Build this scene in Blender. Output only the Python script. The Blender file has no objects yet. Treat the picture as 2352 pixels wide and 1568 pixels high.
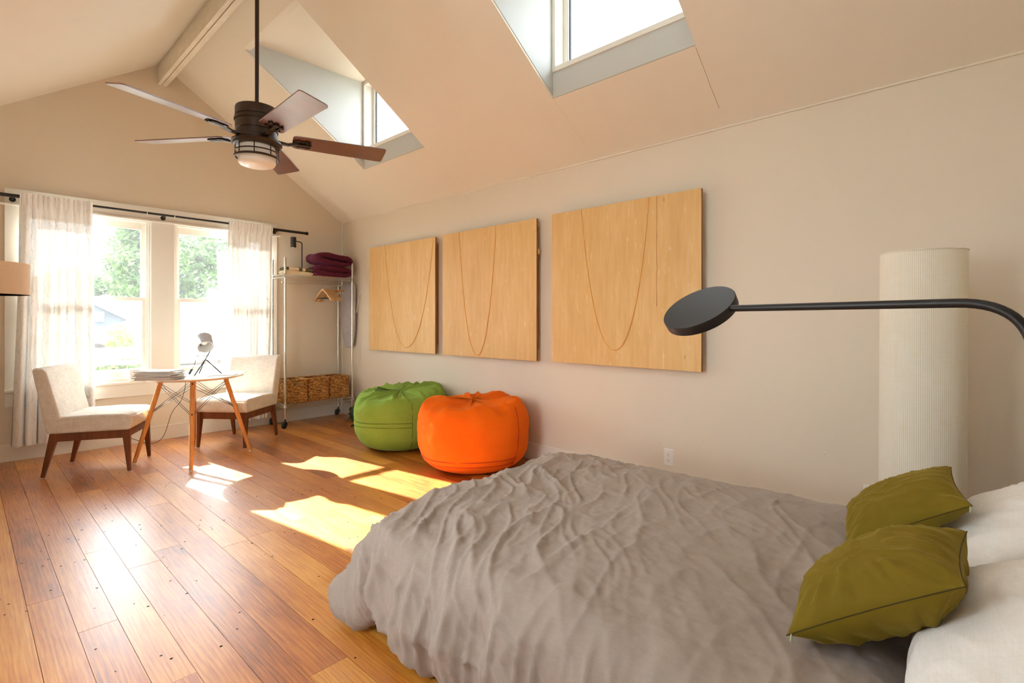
import bpy, bmesh, math, random
from math import sin, cos, pi, radians, sqrt, atan2, hypot
from mathutils import Vector, Matrix, noise as mnoise

random.seed(7)
SC = bpy.context.scene
COL = SC.collection

# ------------------------------------------------------------------ camera
cam_data = bpy.data.cameras.new('camera')
cam = bpy.data.objects.new('camera', cam_data)
COL.objects.link(cam)
cam.location = (0, 0, 1.2)
cam.rotation_euler = (radians(90), 0, radians(-47.3))
cam_data.sensor_width = 36
cam_data.lens = 1169 / 2352 * 36
cam_data.shift_y = -48 / 2352
cam_data.clip_start = 0.02
cam_data.clip_end = 400
SC.camera = cam

# ------------------------------------------------------------------ world, sun, exposure
SKY = 4.5
SUN = 17.0
world = bpy.data.worlds.new('sky')
SC.world = world
world.use_nodes = True
bg = world.node_tree.nodes['Background']
bg.inputs['Color'].default_value = (0.90, 0.95, 1.0, 1)
bg.inputs['Strength'].default_value = SKY

sun_data = bpy.data.lights.new('sun', 'SUN')
sun_data.energy = SUN
sun_data.angle = radians(0.6)
sun_data.color = (1.0, 0.95, 0.86)
sun = bpy.data.objects.new('sun', sun_data)
COL.objects.link(sun)
el = radians(28.0)
to_sun = Vector((-0.155 * cos(el), 0.988 * cos(el), sin(el)))
sun.rotation_euler = to_sun.to_track_quat('Z', 'Y').to_euler()

vs = SC.view_settings
vs.view_transform = 'Standard'
vs.look = 'None'
vs.exposure = 1.75
vs.gamma = 1.0
vs.use_curve_mapping = False

# ------------------------------------------------------------------ materials
def lin(c):
    out = []
    for v in c:
        v = v / 255.0
        out.append(v / 12.92 if v <= 0.04045 else ((v + 0.055) / 1.055) ** 2.4)
    return (out[0], out[1], out[2], 1.0)

class NT:
    def __init__(self, name):
        self.m = bpy.data.materials.new(name)
        self.m.use_nodes = True
        self.t = self.m.node_tree
        self.b = self.t.nodes['Principled BSDF']
        self.o = self.t.nodes['Material Output']
    def n(self, typ, props=None, **ins):
        nd = self.t.nodes.new(typ)
        for k, v in (props or {}).items():
            setattr(nd, k, v)
        for k, v in ins.items():
            key = k.replace('_', ' ')
            self.put(nd, key, v)
        return nd
    def put(self, nd, key, v):
        s = nd.inputs[key] if not isinstance(key, int) else nd.inputs[key]
        if hasattr(v, 'is_output'):
            self.t.links.new(v, s)
        else:
            s.default_value = v
    def link(self, a, b):
        self.t.links.new(a, b)
    def math(self, op, a, b=0.5, clamp=False):
        nd = self.t.nodes.new('ShaderNodeMath')
        nd.operation = op
        nd.use_clamp = clamp
        self.put(nd, 0, a); self.put(nd, 1, b)
        return nd.outputs[0]
    def mix(self, f, a, b, mode='MIX'):
        nd = self.t.nodes.new('ShaderNodeMix')
        nd.data_type = 'RGBA'
        nd.blend_type = mode
        self.put(nd, 0, f)
        self.put(nd, 6, a); self.put(nd, 7, b)
        return nd.outputs[2]
    def ramp(self, f, stops):
        nd = self.t.nodes.new('ShaderNodeValToRGB')
        cr = nd.color_ramp
        while len(cr.elements) < len(stops):
            cr.elements.new(0.5)
        for e, (p, c) in zip(cr.elements, stops):
            e.position = p
            e.color = c
        self.link(f, nd.inputs[0])
        return nd.outputs[0]
    def scaled(self, src, s):
        nd = self.t.nodes.new('ShaderNodeMapping')
        self.link(src, nd.inputs[0])
        nd.inputs['Scale'].default_value = s
        return nd.outputs[0]
    def coord(self, which='Object'):
        return self.t.nodes.new('ShaderNodeTexCoord').outputs[which]
    def world_pos(self):
        return self.t.nodes.new('ShaderNodeNewGeometry').outputs['Position']
    def noise(self, vec, scale, detail=3.0, rough=0.5):
        nd = self.t.nodes.new('ShaderNodeTexNoise')
        self.link(vec, nd.inputs['Vector'])
        nd.inputs['Scale'].default_value = scale
        nd.inputs['Detail'].default_value = detail
        nd.inputs['Roughness'].default_value = rough
        return nd.outputs['Fac']
    def bump(self, h, strength, dist=0.01, normal=None):
        nd = self.t.nodes.new('ShaderNodeBump')
        nd.inputs['Strength'].default_value = strength
        nd.inputs['Distance'].default_value = dist
        self.link(h, nd.inputs['Height'])
        if normal is not None:
            self.link(normal, nd.inputs['Normal'])
        return nd.outputs[0]

def P(name, rgb, rough=0.5, metal=0.0, spec=0.5, sheen=0.0, var=None, bump=None, coat=0.0, coord='Object'):
    k = NT(name)
    b = k.b
    b.inputs['Base Color'].default_value = lin(rgb)
    b.inputs['Roughness'].default_value = rough
    b.inputs['Metallic'].default_value = metal
    b.inputs['Specular IOR Level'].default_value = spec
    b.inputs['Coat Weight'].default_value = coat
    if sheen:
        b.inputs['Sheen Weight'].default_value = sheen
        b.inputs['Sheen Roughness'].default_value = 0.4
        b.inputs['Sheen Tint'].default_value = lin(tuple(min(255, c + 60) for c in rgb))
    co = k.coord(coord)
    if var:
        sc, amt, rgb2 = var
        f = k.noise(co, sc, 4)
        f = k.math('MULTIPLY', f, amt)
        k.link(k.mix(f, lin(rgb), lin(rgb2)), b.inputs['Base Color'])
    if bump:
        sc, st, dist = bump
        k.link(k.bump(k.noise(co, sc, 4), st, dist), b.inputs['Normal'])
    return k.m

def wood(name, dark, light, rough=0.35, along='X', scale=1.0, coat=0.0):
    k = NT(name)
    co = k.coord('Object')
    s = {'X': (0.06, 1, 1), 'Y': (1, 0.06, 1), 'Z': (1, 1, 0.06)}[along]
    v = k.scaled(co, tuple(q * scale for q in s))
    a = k.noise(v, 70, 5, 0.6)
    c2 = k.noise(v, 12, 3, 0.5)
    f = k.math('ADD', k.math('MULTIPLY', a, 0.5), k.math('MULTIPLY', c2, 0.5))
    k.link(k.ramp(f, [(0.32, lin(dark)), (0.66, lin(light))]), k.b.inputs['Base Color'])
    k.b.inputs['Roughness'].default_value = rough
    k.b.inputs['Coat Weight'].default_value = coat
    k.link(k.bump(a, 0.08, 0.004), k.b.inputs['Normal'])
    return k.m

def floor_wood():
    k = NT('pine_plank')
    pos = k.world_pos()
    oi = k.t.nodes.new('ShaderNodeObjectInfo')
    rnd = oi.outputs['Random']
    off = k.t.nodes.new('ShaderNodeCombineXYZ')
    k.link(k.math('MULTIPLY', rnd, 37.0), off.inputs[0])
    k.link(k.math('MULTIPLY', rnd, 91.0), off.inputs[1])
    add = k.t.nodes.new('ShaderNodeVectorMath')
    k.link(pos, add.inputs[0]); k.link(off.outputs[0], add.inputs[1])
    v = k.scaled(add.outputs[0], (1, 0.075, 1))
    wv = k.t.nodes.new('ShaderNodeTexWave')
    wv.wave_type = 'BANDS'; wv.bands_direction = 'X'
    k.link(v, wv.inputs['Vector'])
    wv.inputs['Scale'].default_value = 17
    wv.inputs['Distortion'].default_value = 11
    wv.inputs['Detail'].default_value = 3
    wv.inputs['Detail Scale'].default_value = 1.3
    wv.inputs['Detail Roughness'].default_value = 0.55
    fine = k.noise(k.scaled(add.outputs[0], (1, 0.03, 1)), 150, 4, 0.6)
    blot = k.noise(k.scaled(add.outputs[0], (1, 0.35, 1)), 5, 4, 0.6)
    f = k.math('ADD', k.math('MULTIPLY', wv.outputs['Fac'], 0.075), k.math('MULTIPLY', fine, 0.40))
    f = k.math('ADD', f, k.math('MULTIPLY', blot, 0.50))
    f = k.math('ADD', f, k.math('MULTIPLY', k.math('SUBTRACT', rnd, 0.5), 0.22))
    c = k.ramp(f, [(0.26, lin((108, 52, 8))), (0.40, lin((182, 98, 22))), (0.54, lin((212, 136, 44))), (0.72, lin((236, 176, 82)))])
    # knots
    vk = k.t.nodes.new('ShaderNodeTexVoronoi')
    k.link(k.scaled(add.outputs[0], (1, 0.62, 1)), vk.inputs['Vector'])
    vk.inputs['Scale'].default_value = 2.6
    kn = k.ramp(vk.outputs['Distance'], [(0.035, (1, 1, 1, 1)), (0.085, (0, 0, 0, 1))])
    sel = k.math('GREATER_THAN', k.t.nodes.new('ShaderNodeSeparateColor').outputs[0], 0.5)
    sc = sel.node.inputs[0].links[0].from_node
    k.link(vk.outputs['Color'], sc.inputs[0])
    kf = k.math('MULTIPLY', k.math('MULTIPLY', kn, sel), 0.8)
    c = k.mix(kf, c, lin((70, 30, 12)))
    # old nail holes
    vn = k.t.nodes.new('ShaderNodeTexVoronoi')
    k.link(pos, vn.inputs['Vector'])
    vn.inputs['Scale'].default_value = 15
    warp = k.noise(pos, 60, 2)
    hole = k.math('LESS_THAN', k.math('ADD', vn.outputs['Distance'], k.math('MULTIPLY', k.math('SUBTRACT', warp, 0.5), 0.09)), 0.080)
    sc2 = k.t.nodes.new('ShaderNodeSeparateColor')
    k.link(vn.outputs['Color'], sc2.inputs[0])
    hole = k.math('MULTIPLY', hole, k.math('GREATER_THAN', sc2.outputs[1], 0.22))
    c = k.mix(hole, c, lin((18, 10, 6)))
    k.link(c, k.b.inputs['Base Color'])
    r = k.math('ADD', 0.38, k.math('MULTIPLY', blot, 0.18))
    r = k.math('ADD', r, k.math('MULTIPLY', hole, 0.5))
    k.link(r, k.b.inputs['Roughness'])
    k.b.inputs['Specular IOR Level'].default_value = 0.5
    k.link(k.math('SUBTRACT', 1.0, hole), k.b.inputs['Coat Weight'])
    k.b.inputs['Coat Roughness'].default_value = 0.34
    k.b.inputs['Coat IOR'].default_value = 1.8
    h = k.math('ADD', k.math('MULTIPLY', wv.outputs['Fac'], 0.08), k.math('MULTIPLY', fine, 0.30))
    h = k.math('ADD', h, k.math('MULTIPLY', k.noise(k.scaled(pos, (1, 0.5, 1)), 11, 3), 0.7))
    h = k.math('SUBTRACT', h, k.math('MULTIPLY', hole, 2.0))
    k.link(k.bump(h, 0.10, 0.004), k.b.inputs['Normal'])
    hc = k.math('ADD', k.math('MULTIPLY', k.noise(k.scaled(pos, (1, 0.45, 1)), 16, 4, 0.6), 1.0), k.math('MULTIPLY', fine, 0.35))
    hc = k.math('SUBTRACT', hc, k.math('MULTIPLY', hole, 2.0))
    k.link(k.bump(hc, 0.16, 0.004), k.b.inputs['Coat Normal'])
    return k.m

def weave(name, rgb, rgb2, scale, rough=0.85, sheen=0.0, bstr=0.25, transl=0.0, fine=None):
    """woven cloth: crossed thread noise"""
    k = NT(name)
    co = k.coord('Object')
    a = k.noise(k.scaled(co, (1, 0.08, 0.08)), scale, 2)
    b_ = k.noise(k.scaled(co, (0.08, 1, 0.08)), scale, 2)
    c_ = k.noise(k.scaled(co, (0.08, 0.08, 1)), scale, 2)
    f = k.math('MULTIPLY', k.math('ADD', k.math('ADD', a, b_), c_), 0.3333)
    lo = k.noise(co, 6, 4)
    g = k.math('ADD', k.math('MULTIPLY', f, 0.75), k.math('MULTIPLY', lo, 0.25))
    col = k.ramp(g, [(0.36, lin(rgb)), (0.62, lin(rgb2))])
    k.link(col, k.b.inputs['Base Color'])
    k.b.inputs['Roughness'].default_value = rough
    k.b.inputs['Specular IOR Level'].default_value = 0.2
    k.b.inputs['Sheen Weight'].default_value = sheen
    k.b.inputs['Sheen Roughness'].default_value = 0.45
    nrm = None
    if fine:
        nd = k.t.nodes.new('ShaderNodeTexNoise'); nd.noise_type = 'RIDGED_MULTIFRACTAL'
        k.link(co, nd.inputs['Vector']); nd.inputs['Scale'].default_value = fine[0]; nd.inputs['Detail'].default_value = 4
        nrm = k.bump(nd.outputs['Fac'], fine[1], 0.006)
    k.link(k.bump(f, bstr, 0.003, nrm), k.b.inputs['Normal'])
    if transl:
        tr = k.t.nodes.new('ShaderNodeBsdfTranslucent')
        k.link(col, tr.inputs['Color'])
        mx = k.t.nodes.new('ShaderNodeMixShader')
        mx.inputs[0].default_value = transl
        k.link(k.b.outputs[0], mx.inputs[1]); k.link(tr.outputs[0], mx.inputs[2])
        k.link(mx.outputs[0], k.o.inputs['Surface'])
    return k.m

def curtain_mat():
    k = NT('sheer_curtain')
    co = k.coord('Object')
    # twig print: wavy stems with short slanting branches
    sp = k.t.nodes.new('ShaderNodeSeparateXYZ'); k.link(co, sp.inputs[0])
    x, z = sp.outputs[0], sp.outputs[2]
    wob = k.math('MULTIPLY', k.math('SUBTRACT', k.noise(co, 7, 2), 0.5), 0.9)
    def lines(slant, per, wid, gsc, gth):
        t = k.math('ADD', k.math('DIVIDE', k.math('ADD', x, k.math('MULTIPLY', z, slant)), per), wob)
        d = k.math('ABSOLUTE', k.math('SUBTRACT', k.math('FRACT', t), 0.5))
        return k.math('MULTIPLY', k.math('LESS_THAN', d, wid), k.math('GREATER_THAN', k.noise(co, gsc, 1), gth))
    ln = k.math('MAXIMUM', lines(0.0, 0.075, 0.016, 4, 0.42), k.math('MAXIMUM', lines(0.55, 0.060, 0.016, 23, 0.56), lines(-0.6, 0.064, 0.016, 19, 0.57)))
    col = k.mix(ln, lin((248, 246, 243)), lin((214, 209, 201)))
    df = k.t.nodes.new('ShaderNodeBsdfDiffuse'); k.link(col, df.inputs['Color'])
    tl = k.t.nodes.new('ShaderNodeBsdfTranslucent'); k.link(col, tl.inputs['Color'])
    tp = k.t.nodes.new('ShaderNodeBsdfTransparent')
    m1 = k.t.nodes.new('ShaderNodeMixShader'); m1.inputs[0].default_value = 0.025
    k.link(df.outputs[0], m1.inputs[1]); k.link(tl.outputs[0], m1.inputs[2])
    m2 = k.t.nodes.new('ShaderNodeMixShader')
    k.link(k.math('SUBTRACT', 0.02, k.math('MULTIPLY', ln, 0.018)), m2.inputs[0])
    k.link(m1.outputs[0], m2.inputs[1]); k.link(tp.outputs[0], m2.inputs[2])
    k.link(m2.outputs[0], k.o.inputs['Surface'])
    return k.m

def glass_mat(name, dirt_haze=0.0, tint=(0.96, 0.98, 0.98, 1)):
    k = NT(name)
    tp = k.t.nodes.new('ShaderNodeBsdfTransparent')
    tp.inputs['Color'].default_value = tint
    gl = k.t.nodes.new('ShaderNodeBsdfGlossy'); gl.inputs['Roughness'].default_value = 0.02
    lw = k.t.nodes.new('ShaderNodeLayerWeight'); lw.inputs['Blend'].default_value = 0.5
    fr = k.math('ADD', 0.04, k.math('MULTIPLY', k.math('POWER', lw.outputs['Facing'], 4.0), 0.6))
    m = k.t.nodes.new('ShaderNodeMixShader')
    k.link(fr, m.inputs[0]); k.link(tp.outputs[0], m.inputs[1]); k.link(gl.outputs[0], m.inputs[2])
    out = m.outputs[0]
    if dirt_haze:  # smear film on the glass, also standing in for glare haze
        co = k.world_pos()
        f = k.noise(co, 3.5, 5, 0.65)
        f = k.math('ADD', k.math('MULTIPLY', f, 0.8), k.math('MULTIPLY', k.noise(k.scaled(co, (1, 1, 0.25)), 30, 4), 0.4))
        f = k.math('MULTIPLY', f, dirt_haze)
        tl = k.t.nodes.new('ShaderNodeBsdfTranslucent'); tl.inputs['Color'].default_value = (0.85, 0.9, 0.95, 1)
        m2 = k.t.nodes.new('ShaderNodeMixShader')
        k.link(f, m2.inputs[0]); k.link(out, m2.inputs[1]); k.link(tl.outputs[0], m2.inputs[2])
        out = m2.outputs[0]
    k.link(out, k.o.inputs['Surface'])
    return k.m

def plywood_mat():
    k = NT('birch_plywood')
    co = k.world_pos()
    oi = k.t.nodes.new('ShaderNodeObjectInfo')
    add = k.t.nodes.new('ShaderNodeVectorMath')
    k.link(co, add.inputs[0])
    cmb = k.t.nodes.new('ShaderNodeCombineXYZ'); k.link(k.math('MULTIPLY', oi.outputs['Random'], 40), cmb.inputs[1])
    k.link(cmb.outputs[0], add.inputs[1])
    p = add.outputs[0]
    a = k.noise(k.scaled(p, (1, 1, 0.10)), 34, 5, 0.6)
    b_ = k.noise(k.scaled(p, (1, 1, 0.22)), 5, 4, 0.55)
    f = k.math('ADD', k.math('MULTIPLY', a, 0.45), k.math('MULTIPLY', b_, 0.55))
    c = k.ramp(f, [(0.30, lin((214, 166, 98))), (0.52, lin((228, 184, 118))), (0.74, lin((238, 202, 142)))])
    # pale flecks and rare dark flecks
    fl = k.noise(k.scaled(p, (1, 1, 0.16)), 60, 2)
    c = k.mix(k.math('MULTIPLY', k.math('GREATER_THAN', fl, 0.69), 0.55), c, lin((240, 212, 166)))
    v = k.t.nodes.new('ShaderNodeTexVoronoi'); k.link(k.scaled(p, (1, 1, 0.22)), v.inputs['Vector']); v.inputs['Scale'].default_value = 7
    c = k.mix(k.math('MULTIPLY', k.math('LESS_THAN', v.outputs['Distance'], 0.03), 0.6), c, lin((120, 72, 30)))
    k.link(c, k.b.inputs['Base Color'])
    k.b.inputs['Roughness'].default_value = 0.55
    return k.m

def plaster(name, rgb, rgb2):
    k = NT(name)
    co = k.world_pos()
    f = k.noise(co, 2.2, 5, 0.6)
    k.link(k.mix(f, lin(rgb), lin(rgb2)), k.b.inputs['Base Color'])
    k.b.inputs['Roughness'].default_value = 0.6
    k.b.inputs['Specular IOR Level'].default_value = 0.25
    k.link(k.bump(k.noise(co, 160, 3), 0.05, 0.003), k.b.inputs['Normal'])
    return k.m

def chipped_paint():
    k = NT('chipped_white_paint')
    co = k.world_pos()
    f = k.noise(k.scaled(co, (1, 0.25, 1)), 26, 6, 0.7)
    g = k.noise(co, 3, 4)
    h = k.math('ADD', f, k.math('MULTIPLY', g, 0.35))
    c = k.ramp(h, [(0.50, lin((240, 232, 216))), (0.86, lin((228, 216, 192))), (0.92, lin((168, 138, 98)))])
    k.link(c, k.b.inputs['Base Color'])
    k.b.inputs['Roughness'].default_value = 0.55
    k.link(k.bump(f, 0.2, 0.004), k.b.inputs['Normal'])
    return k.m

def leaf_mat(name, rgb, rgb2):
    k = NT(name)
    f = k.noise(k.world_pos(), 1.7, 3)
    c = k.ramp(f, [(0.35, lin(rgb)), (0.65, lin(rgb2))])
    k.link(c, k.b.inputs['Base Color'])
    k.b.inputs['Roughness'].default_value = 0.6
    tr = k.t.nodes.new('ShaderNodeBsdfTranslucent'); k.link(c, tr.inputs['Color'])
    mx = k.t.nodes.new('ShaderNodeMixShader'); mx.inputs[0].default_value = 0.45
    k.link(k.b.outputs[0], mx.inputs[1]); k.link(tr.outputs[0], mx.inputs[2])
    k.link(mx.outputs[0], k.o.inputs['Surface'])
    return k.m

def stripe_mat():
    k = NT('striped_cotton')
    sp = k.t.nodes.new('ShaderNodeSeparateXYZ')
    k.link(k.coord('Object'), sp.inputs[0])
    x, z = sp.outputs[0], sp.outputs[2]
    # green bars across the upper fold only
    s1 = k.math('MULTIPLY', k.math('GREATER_THAN', x, -0.01), k.math('LESS_THAN', x, 0.03))
    s2 = k.math('MULTIPLY', k.math('GREATER_THAN', x, 0.065), k.math('LESS_THAN', x, 0.145))
    s3 = k.math('MULTIPLY', k.math('GREATER_THAN', x, -0.17), k.math('LESS_THAN', x, -0.125))
    s = k.math('MULTIPLY', k.math('ADD', k.math('ADD', s1, s2), s3), k.math('GREATER_THAN', z, 0.042), clamp=True)
    c = k.mix(s, lin((236, 218, 186)), lin((92, 92, 58)))
    k.link(c, k.b.inputs['Base Color'])
    k.b.inputs['Roughness'].default_value = 0.9
    k.link(k.bump(k.noise(k.coord('Object'), 220, 2), 0.3, 0.003), k.b.inputs['Normal'])
    return k.m

def siding_mat(name, rgb, rgb2):
    k = NT(name)
    f = k.noise(k.scaled(k.world_pos(), (0.15, 0.15, 1)), 9, 3)
    k.link(k.mix(f, lin(rgb), lin(rgb2)), k.b.inputs['Base Color'])
    k.b.inputs['Roughness'].default_value = 0.8
    return k.m

M = {}
M['wall'] = plaster('wall_paint', (232, 219, 199), (228, 214, 193))
M['ceil'] = plaster('ceiling_paint', (241, 231, 214), (237, 226, 208))
M['trim'] = P('trim_paint', (240, 235, 224), 0.4, var=(4, 0.4, (232, 225, 212)))
M['dormer'] = plaster('dimmed_ceiling_paint', (206, 206, 200), (202, 200, 193))  # ceiling paint darkened to offset strong daylight around the dormer windows
M['plank'] = floor_wood()
M['subfloor'] = P('subfloor', (38, 20, 10), 0.9)
M['beam'] = chipped_paint()
M['crack'] = P('paint_crack', (150, 110, 70), 0.8)
M['glass'] = glass_mat('window_glass', 0.018)
M['glass2'] = glass_mat('dormer_glass', 0.02, (0.78, 0.82, 0.84, 1))
M['black'] = P('black_metal', (22, 21, 21), 0.38, spec=0.5)
M['lampblack'] = P('satin_black', (26, 26, 28), 0.42)
M['bronze'] = P('oiled_bronze', (52, 40, 32), 0.42, metal=0.35, var=(30, 0.5, (70, 52, 40)))
M['blade'] = wood('mahogany_blade', (78, 30, 14), (128, 58, 26), 0.36, 'X', 1.0, coat=1.0)
_b = M['blade'].node_tree.nodes['Principled BSDF']
_b.inputs['Coat IOR'].default_value = 2.2
_b.inputs['Coat Roughness'].default_value = 0.36
M['bowl'] = P('frosted_glass', (250, 247, 242), 0.3)
M['chrome'] = P('chrome_wire', (224, 222, 216), 0.28, metal=1.0)
def post_mat():
    k = NT('grooved_chrome')
    k.b.inputs['Metallic'].default_value = 1.0
    k.b.inputs['Roughness'].default_value = 0.26
    sp = k.t.nodes.new('ShaderNodeSeparateXYZ'); k.link(k.world_pos(), sp.inputs[0])
    fr = k.math('FRACT', k.math('MULTIPLY', sp.outputs[2], 39.37))
    g = k.math('LESS_THAN', fr, 0.10)
    k.link(k.mix(g, lin((222, 220, 214)), lin((150, 144, 134))), k.b.inputs['Base Color'])
    return k.m
M['post'] = post_mat()
M['rubber'] = P('black_rubber', (20, 20, 21), 0.5)
M['curtain'] = curtain_mat()
M['linen'] = weave('oatmeal_linen', (208, 198, 184), (238, 231, 220), 260, 0.9, 0.15)
M['walnut'] = wood('walnut', (84, 42, 18), (132, 74, 36), 0.4, 'Z')
M['beech'] = wood('beech', (206, 132, 62), (232, 168, 96), 0.38, 'Z')
M['white'] = P('white_laminate', (244, 244, 242), 0.25)
M['edge'] = P('table_edge', (216, 196, 170), 0.4)
M['paper'] = P('paper', (240, 238, 232), 0.7, var=(40, 0.5, (214, 208, 200)))
M['plastic'] = P('white_plastic', (238, 234, 226), 0.35)
M['dark'] = P('dark_slot', (16, 14, 12), 0.6)
M['greylamp'] = P('grey_enamel', (206, 212, 222), 0.35)
M['burgundy'] = P('burgundy_plush', (104, 24, 58), 0.9, sheen=0.9, var=(14, 0.9, (58, 8, 30)), bump=(70, 0.5, 0.008))
M['stripe'] = stripe_mat()
M['cream'] = weave('cream_cotton', (226, 208, 172), (240, 226, 198), 200, 0.9)
def basket_mat():
    k = NT('seagrass')
    co = k.coord('Object')
    f = k.noise(k.scaled(co, (0.32, 0.32, 1)), 85, 3, 0.6)
    g = k.noise(co, 9, 3)
    h = k.math('ADD', k.math('MULTIPLY', f, 0.75), k.math('MULTIPLY', g, 0.25))
    k.link(k.ramp(h, [(0.36, lin((92, 50, 16))), (0.48, lin((170, 112, 50))), (0.62, lin((224, 176, 108)))]), k.b.inputs['Base Color'])
    k.b.inputs['Roughness'].default_value = 0.7
    return k.m
M['basket'] = basket_mat()
M['hanger'] = wood('pale_hanger_wood', (206, 156, 96), (232, 192, 138), 0.45, 'Y')
M['hanger2'] = wood('orange_hanger_wood', (176, 98, 36), (206, 130, 62), 0.45, 'Y')
M['board'] = weave('grey_board_cover', (176, 170, 172), (196, 190, 190), 200, 0.85)
M['green'] = P('green_suede', (118, 150, 58), 0.95, spec=0.15, sheen=0.5, var=(5, 0.9, (142, 174, 78)), bump=(60, 0.3, 0.006))
M['orange'] = P('orange_suede', (240, 92, 8), 0.95, spec=0.15, sheen=0.5, var=(5, 0.9, (250, 122, 24)), bump=(60, 0.3, 0.006))
M['seamg'] = P('green_seam', (92, 118, 34), 0.9)
M['seamo'] = P('orange_seam', (196, 62, 4), 0.9)
M['ply'] = plywood_mat()
M['plyedge'] = wood('plywood_edge', (120, 76, 36), (176, 122, 66), 0.6, 'Z')
M['string'] = P('ochre_string', (244, 178, 76), 0.6)
M['drip'] = P('resin_streak', (194, 126, 62), 0.5)
M['duvet'] = weave('taupe_cotton', (163, 149, 138), (173, 160, 149), 420, 0.92, 0.2, 0.08, fine=(9, 0.08))
M['sheet'] = weave('white_cotton', (240, 236, 230), (250, 248, 244), 300, 0.9, 0.1, 0.08, fine=(6, 0.16))
M['velvet'] = P('olive_velvet', (114, 96, 24), 0.85, spec=0.15, sheen=0.6, var=(6, 1.0, (130, 110, 34)), bump=(11, 0.45, 0.02))
M['seamv'] = P('olive_seam', (70, 58, 10), 0.9)
M['zip'] = P('pale_zip', (186, 196, 150), 0.5)
M['headboard'] = wood('dark_bed_wood', (70, 42, 24), (104, 68, 40), 0.5, 'X')
M['shade'] = weave('cream_paper_shade', (250, 241, 220), (254, 250, 238), 150, 0.85, 0.0, 0.10, transl=0.22)
def ribbed(m):
    k = NT.__new__(NT); k.m = m; k.t = m.node_tree; k.b = k.t.nodes['Principled BSDF']
    sp = k.t.nodes.new('ShaderNodeSeparateXYZ'); k.link(k.world_pos(), sp.inputs[0])
    a = k.math('ARCTAN2', k.math('SUBTRACT', sp.outputs[1], 0.202), k.math('SUBTRACT', sp.outputs[0], 2.975))
    ln = k.math('LESS_THAN', k.math('FRACT', k.math('MULTIPLY', a, 21.0)), 0.16)
    src = k.b.inputs['Base Color'].links[0].from_socket
    c = k.mix(k.math('MULTIPLY', ln, 0.55), src, lin((196, 178, 144)))
    for l in list(src.links):
        if l.to_node.type in ('BSDF_PRINCIPLED', 'BSDF_TRANSLUCENT'):
            k.link(c, l.to_socket)
ribbed(M['shade'])
M['drum'] = weave('beige_drum_shade', (244, 222, 192), (250, 232, 206), 220, 0.9, 0.0, 0.1, transl=0.35)
M['mop'] = P('mop_strands', (150, 128, 104), 0.9, var=(30, 0.8, (110, 88, 66)))
M['hose'] = P('green_plastic', (34, 66, 46), 0.4)
M['leaf'] = leaf_mat('tree_leaves', (58, 84, 44), (104, 134, 72))
M['leaf2'] = leaf_mat('shrub_leaves', (70, 96, 22), (116, 134, 42))
M['bark'] = P('bark', (96, 84, 72), 0.9, var=(8, 0.8, (60, 50, 42)))
M['shingle'] = siding_mat('pale_shingles', (150, 148, 146), (166, 164, 160))
M['shingle2'] = siding_mat('blue_grey_shingles', (74, 80, 92), (94, 100, 112))
M['siding'] = siding_mat('grey_siding', (60, 66, 76), (72, 78, 88))
M['brick'] = siding_mat('brown_siding', (70, 58, 52), (92, 76, 68))
M['sage'] = P('sage_trim', (96, 106, 88), 0.6)
M['fence'] = P('white_fence_paint', (236, 236, 232), 0.6)
M['ground'] = P('gravel_yard', (110, 108, 98), 0.95, var=(3, 0.9, (80, 84, 66)), coord='Object')
M['pane'] = P('dark_pane', (70, 78, 84), 0.1)
M['rust'] = P('rust_spot', (150, 84, 30), 0.8)

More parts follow.
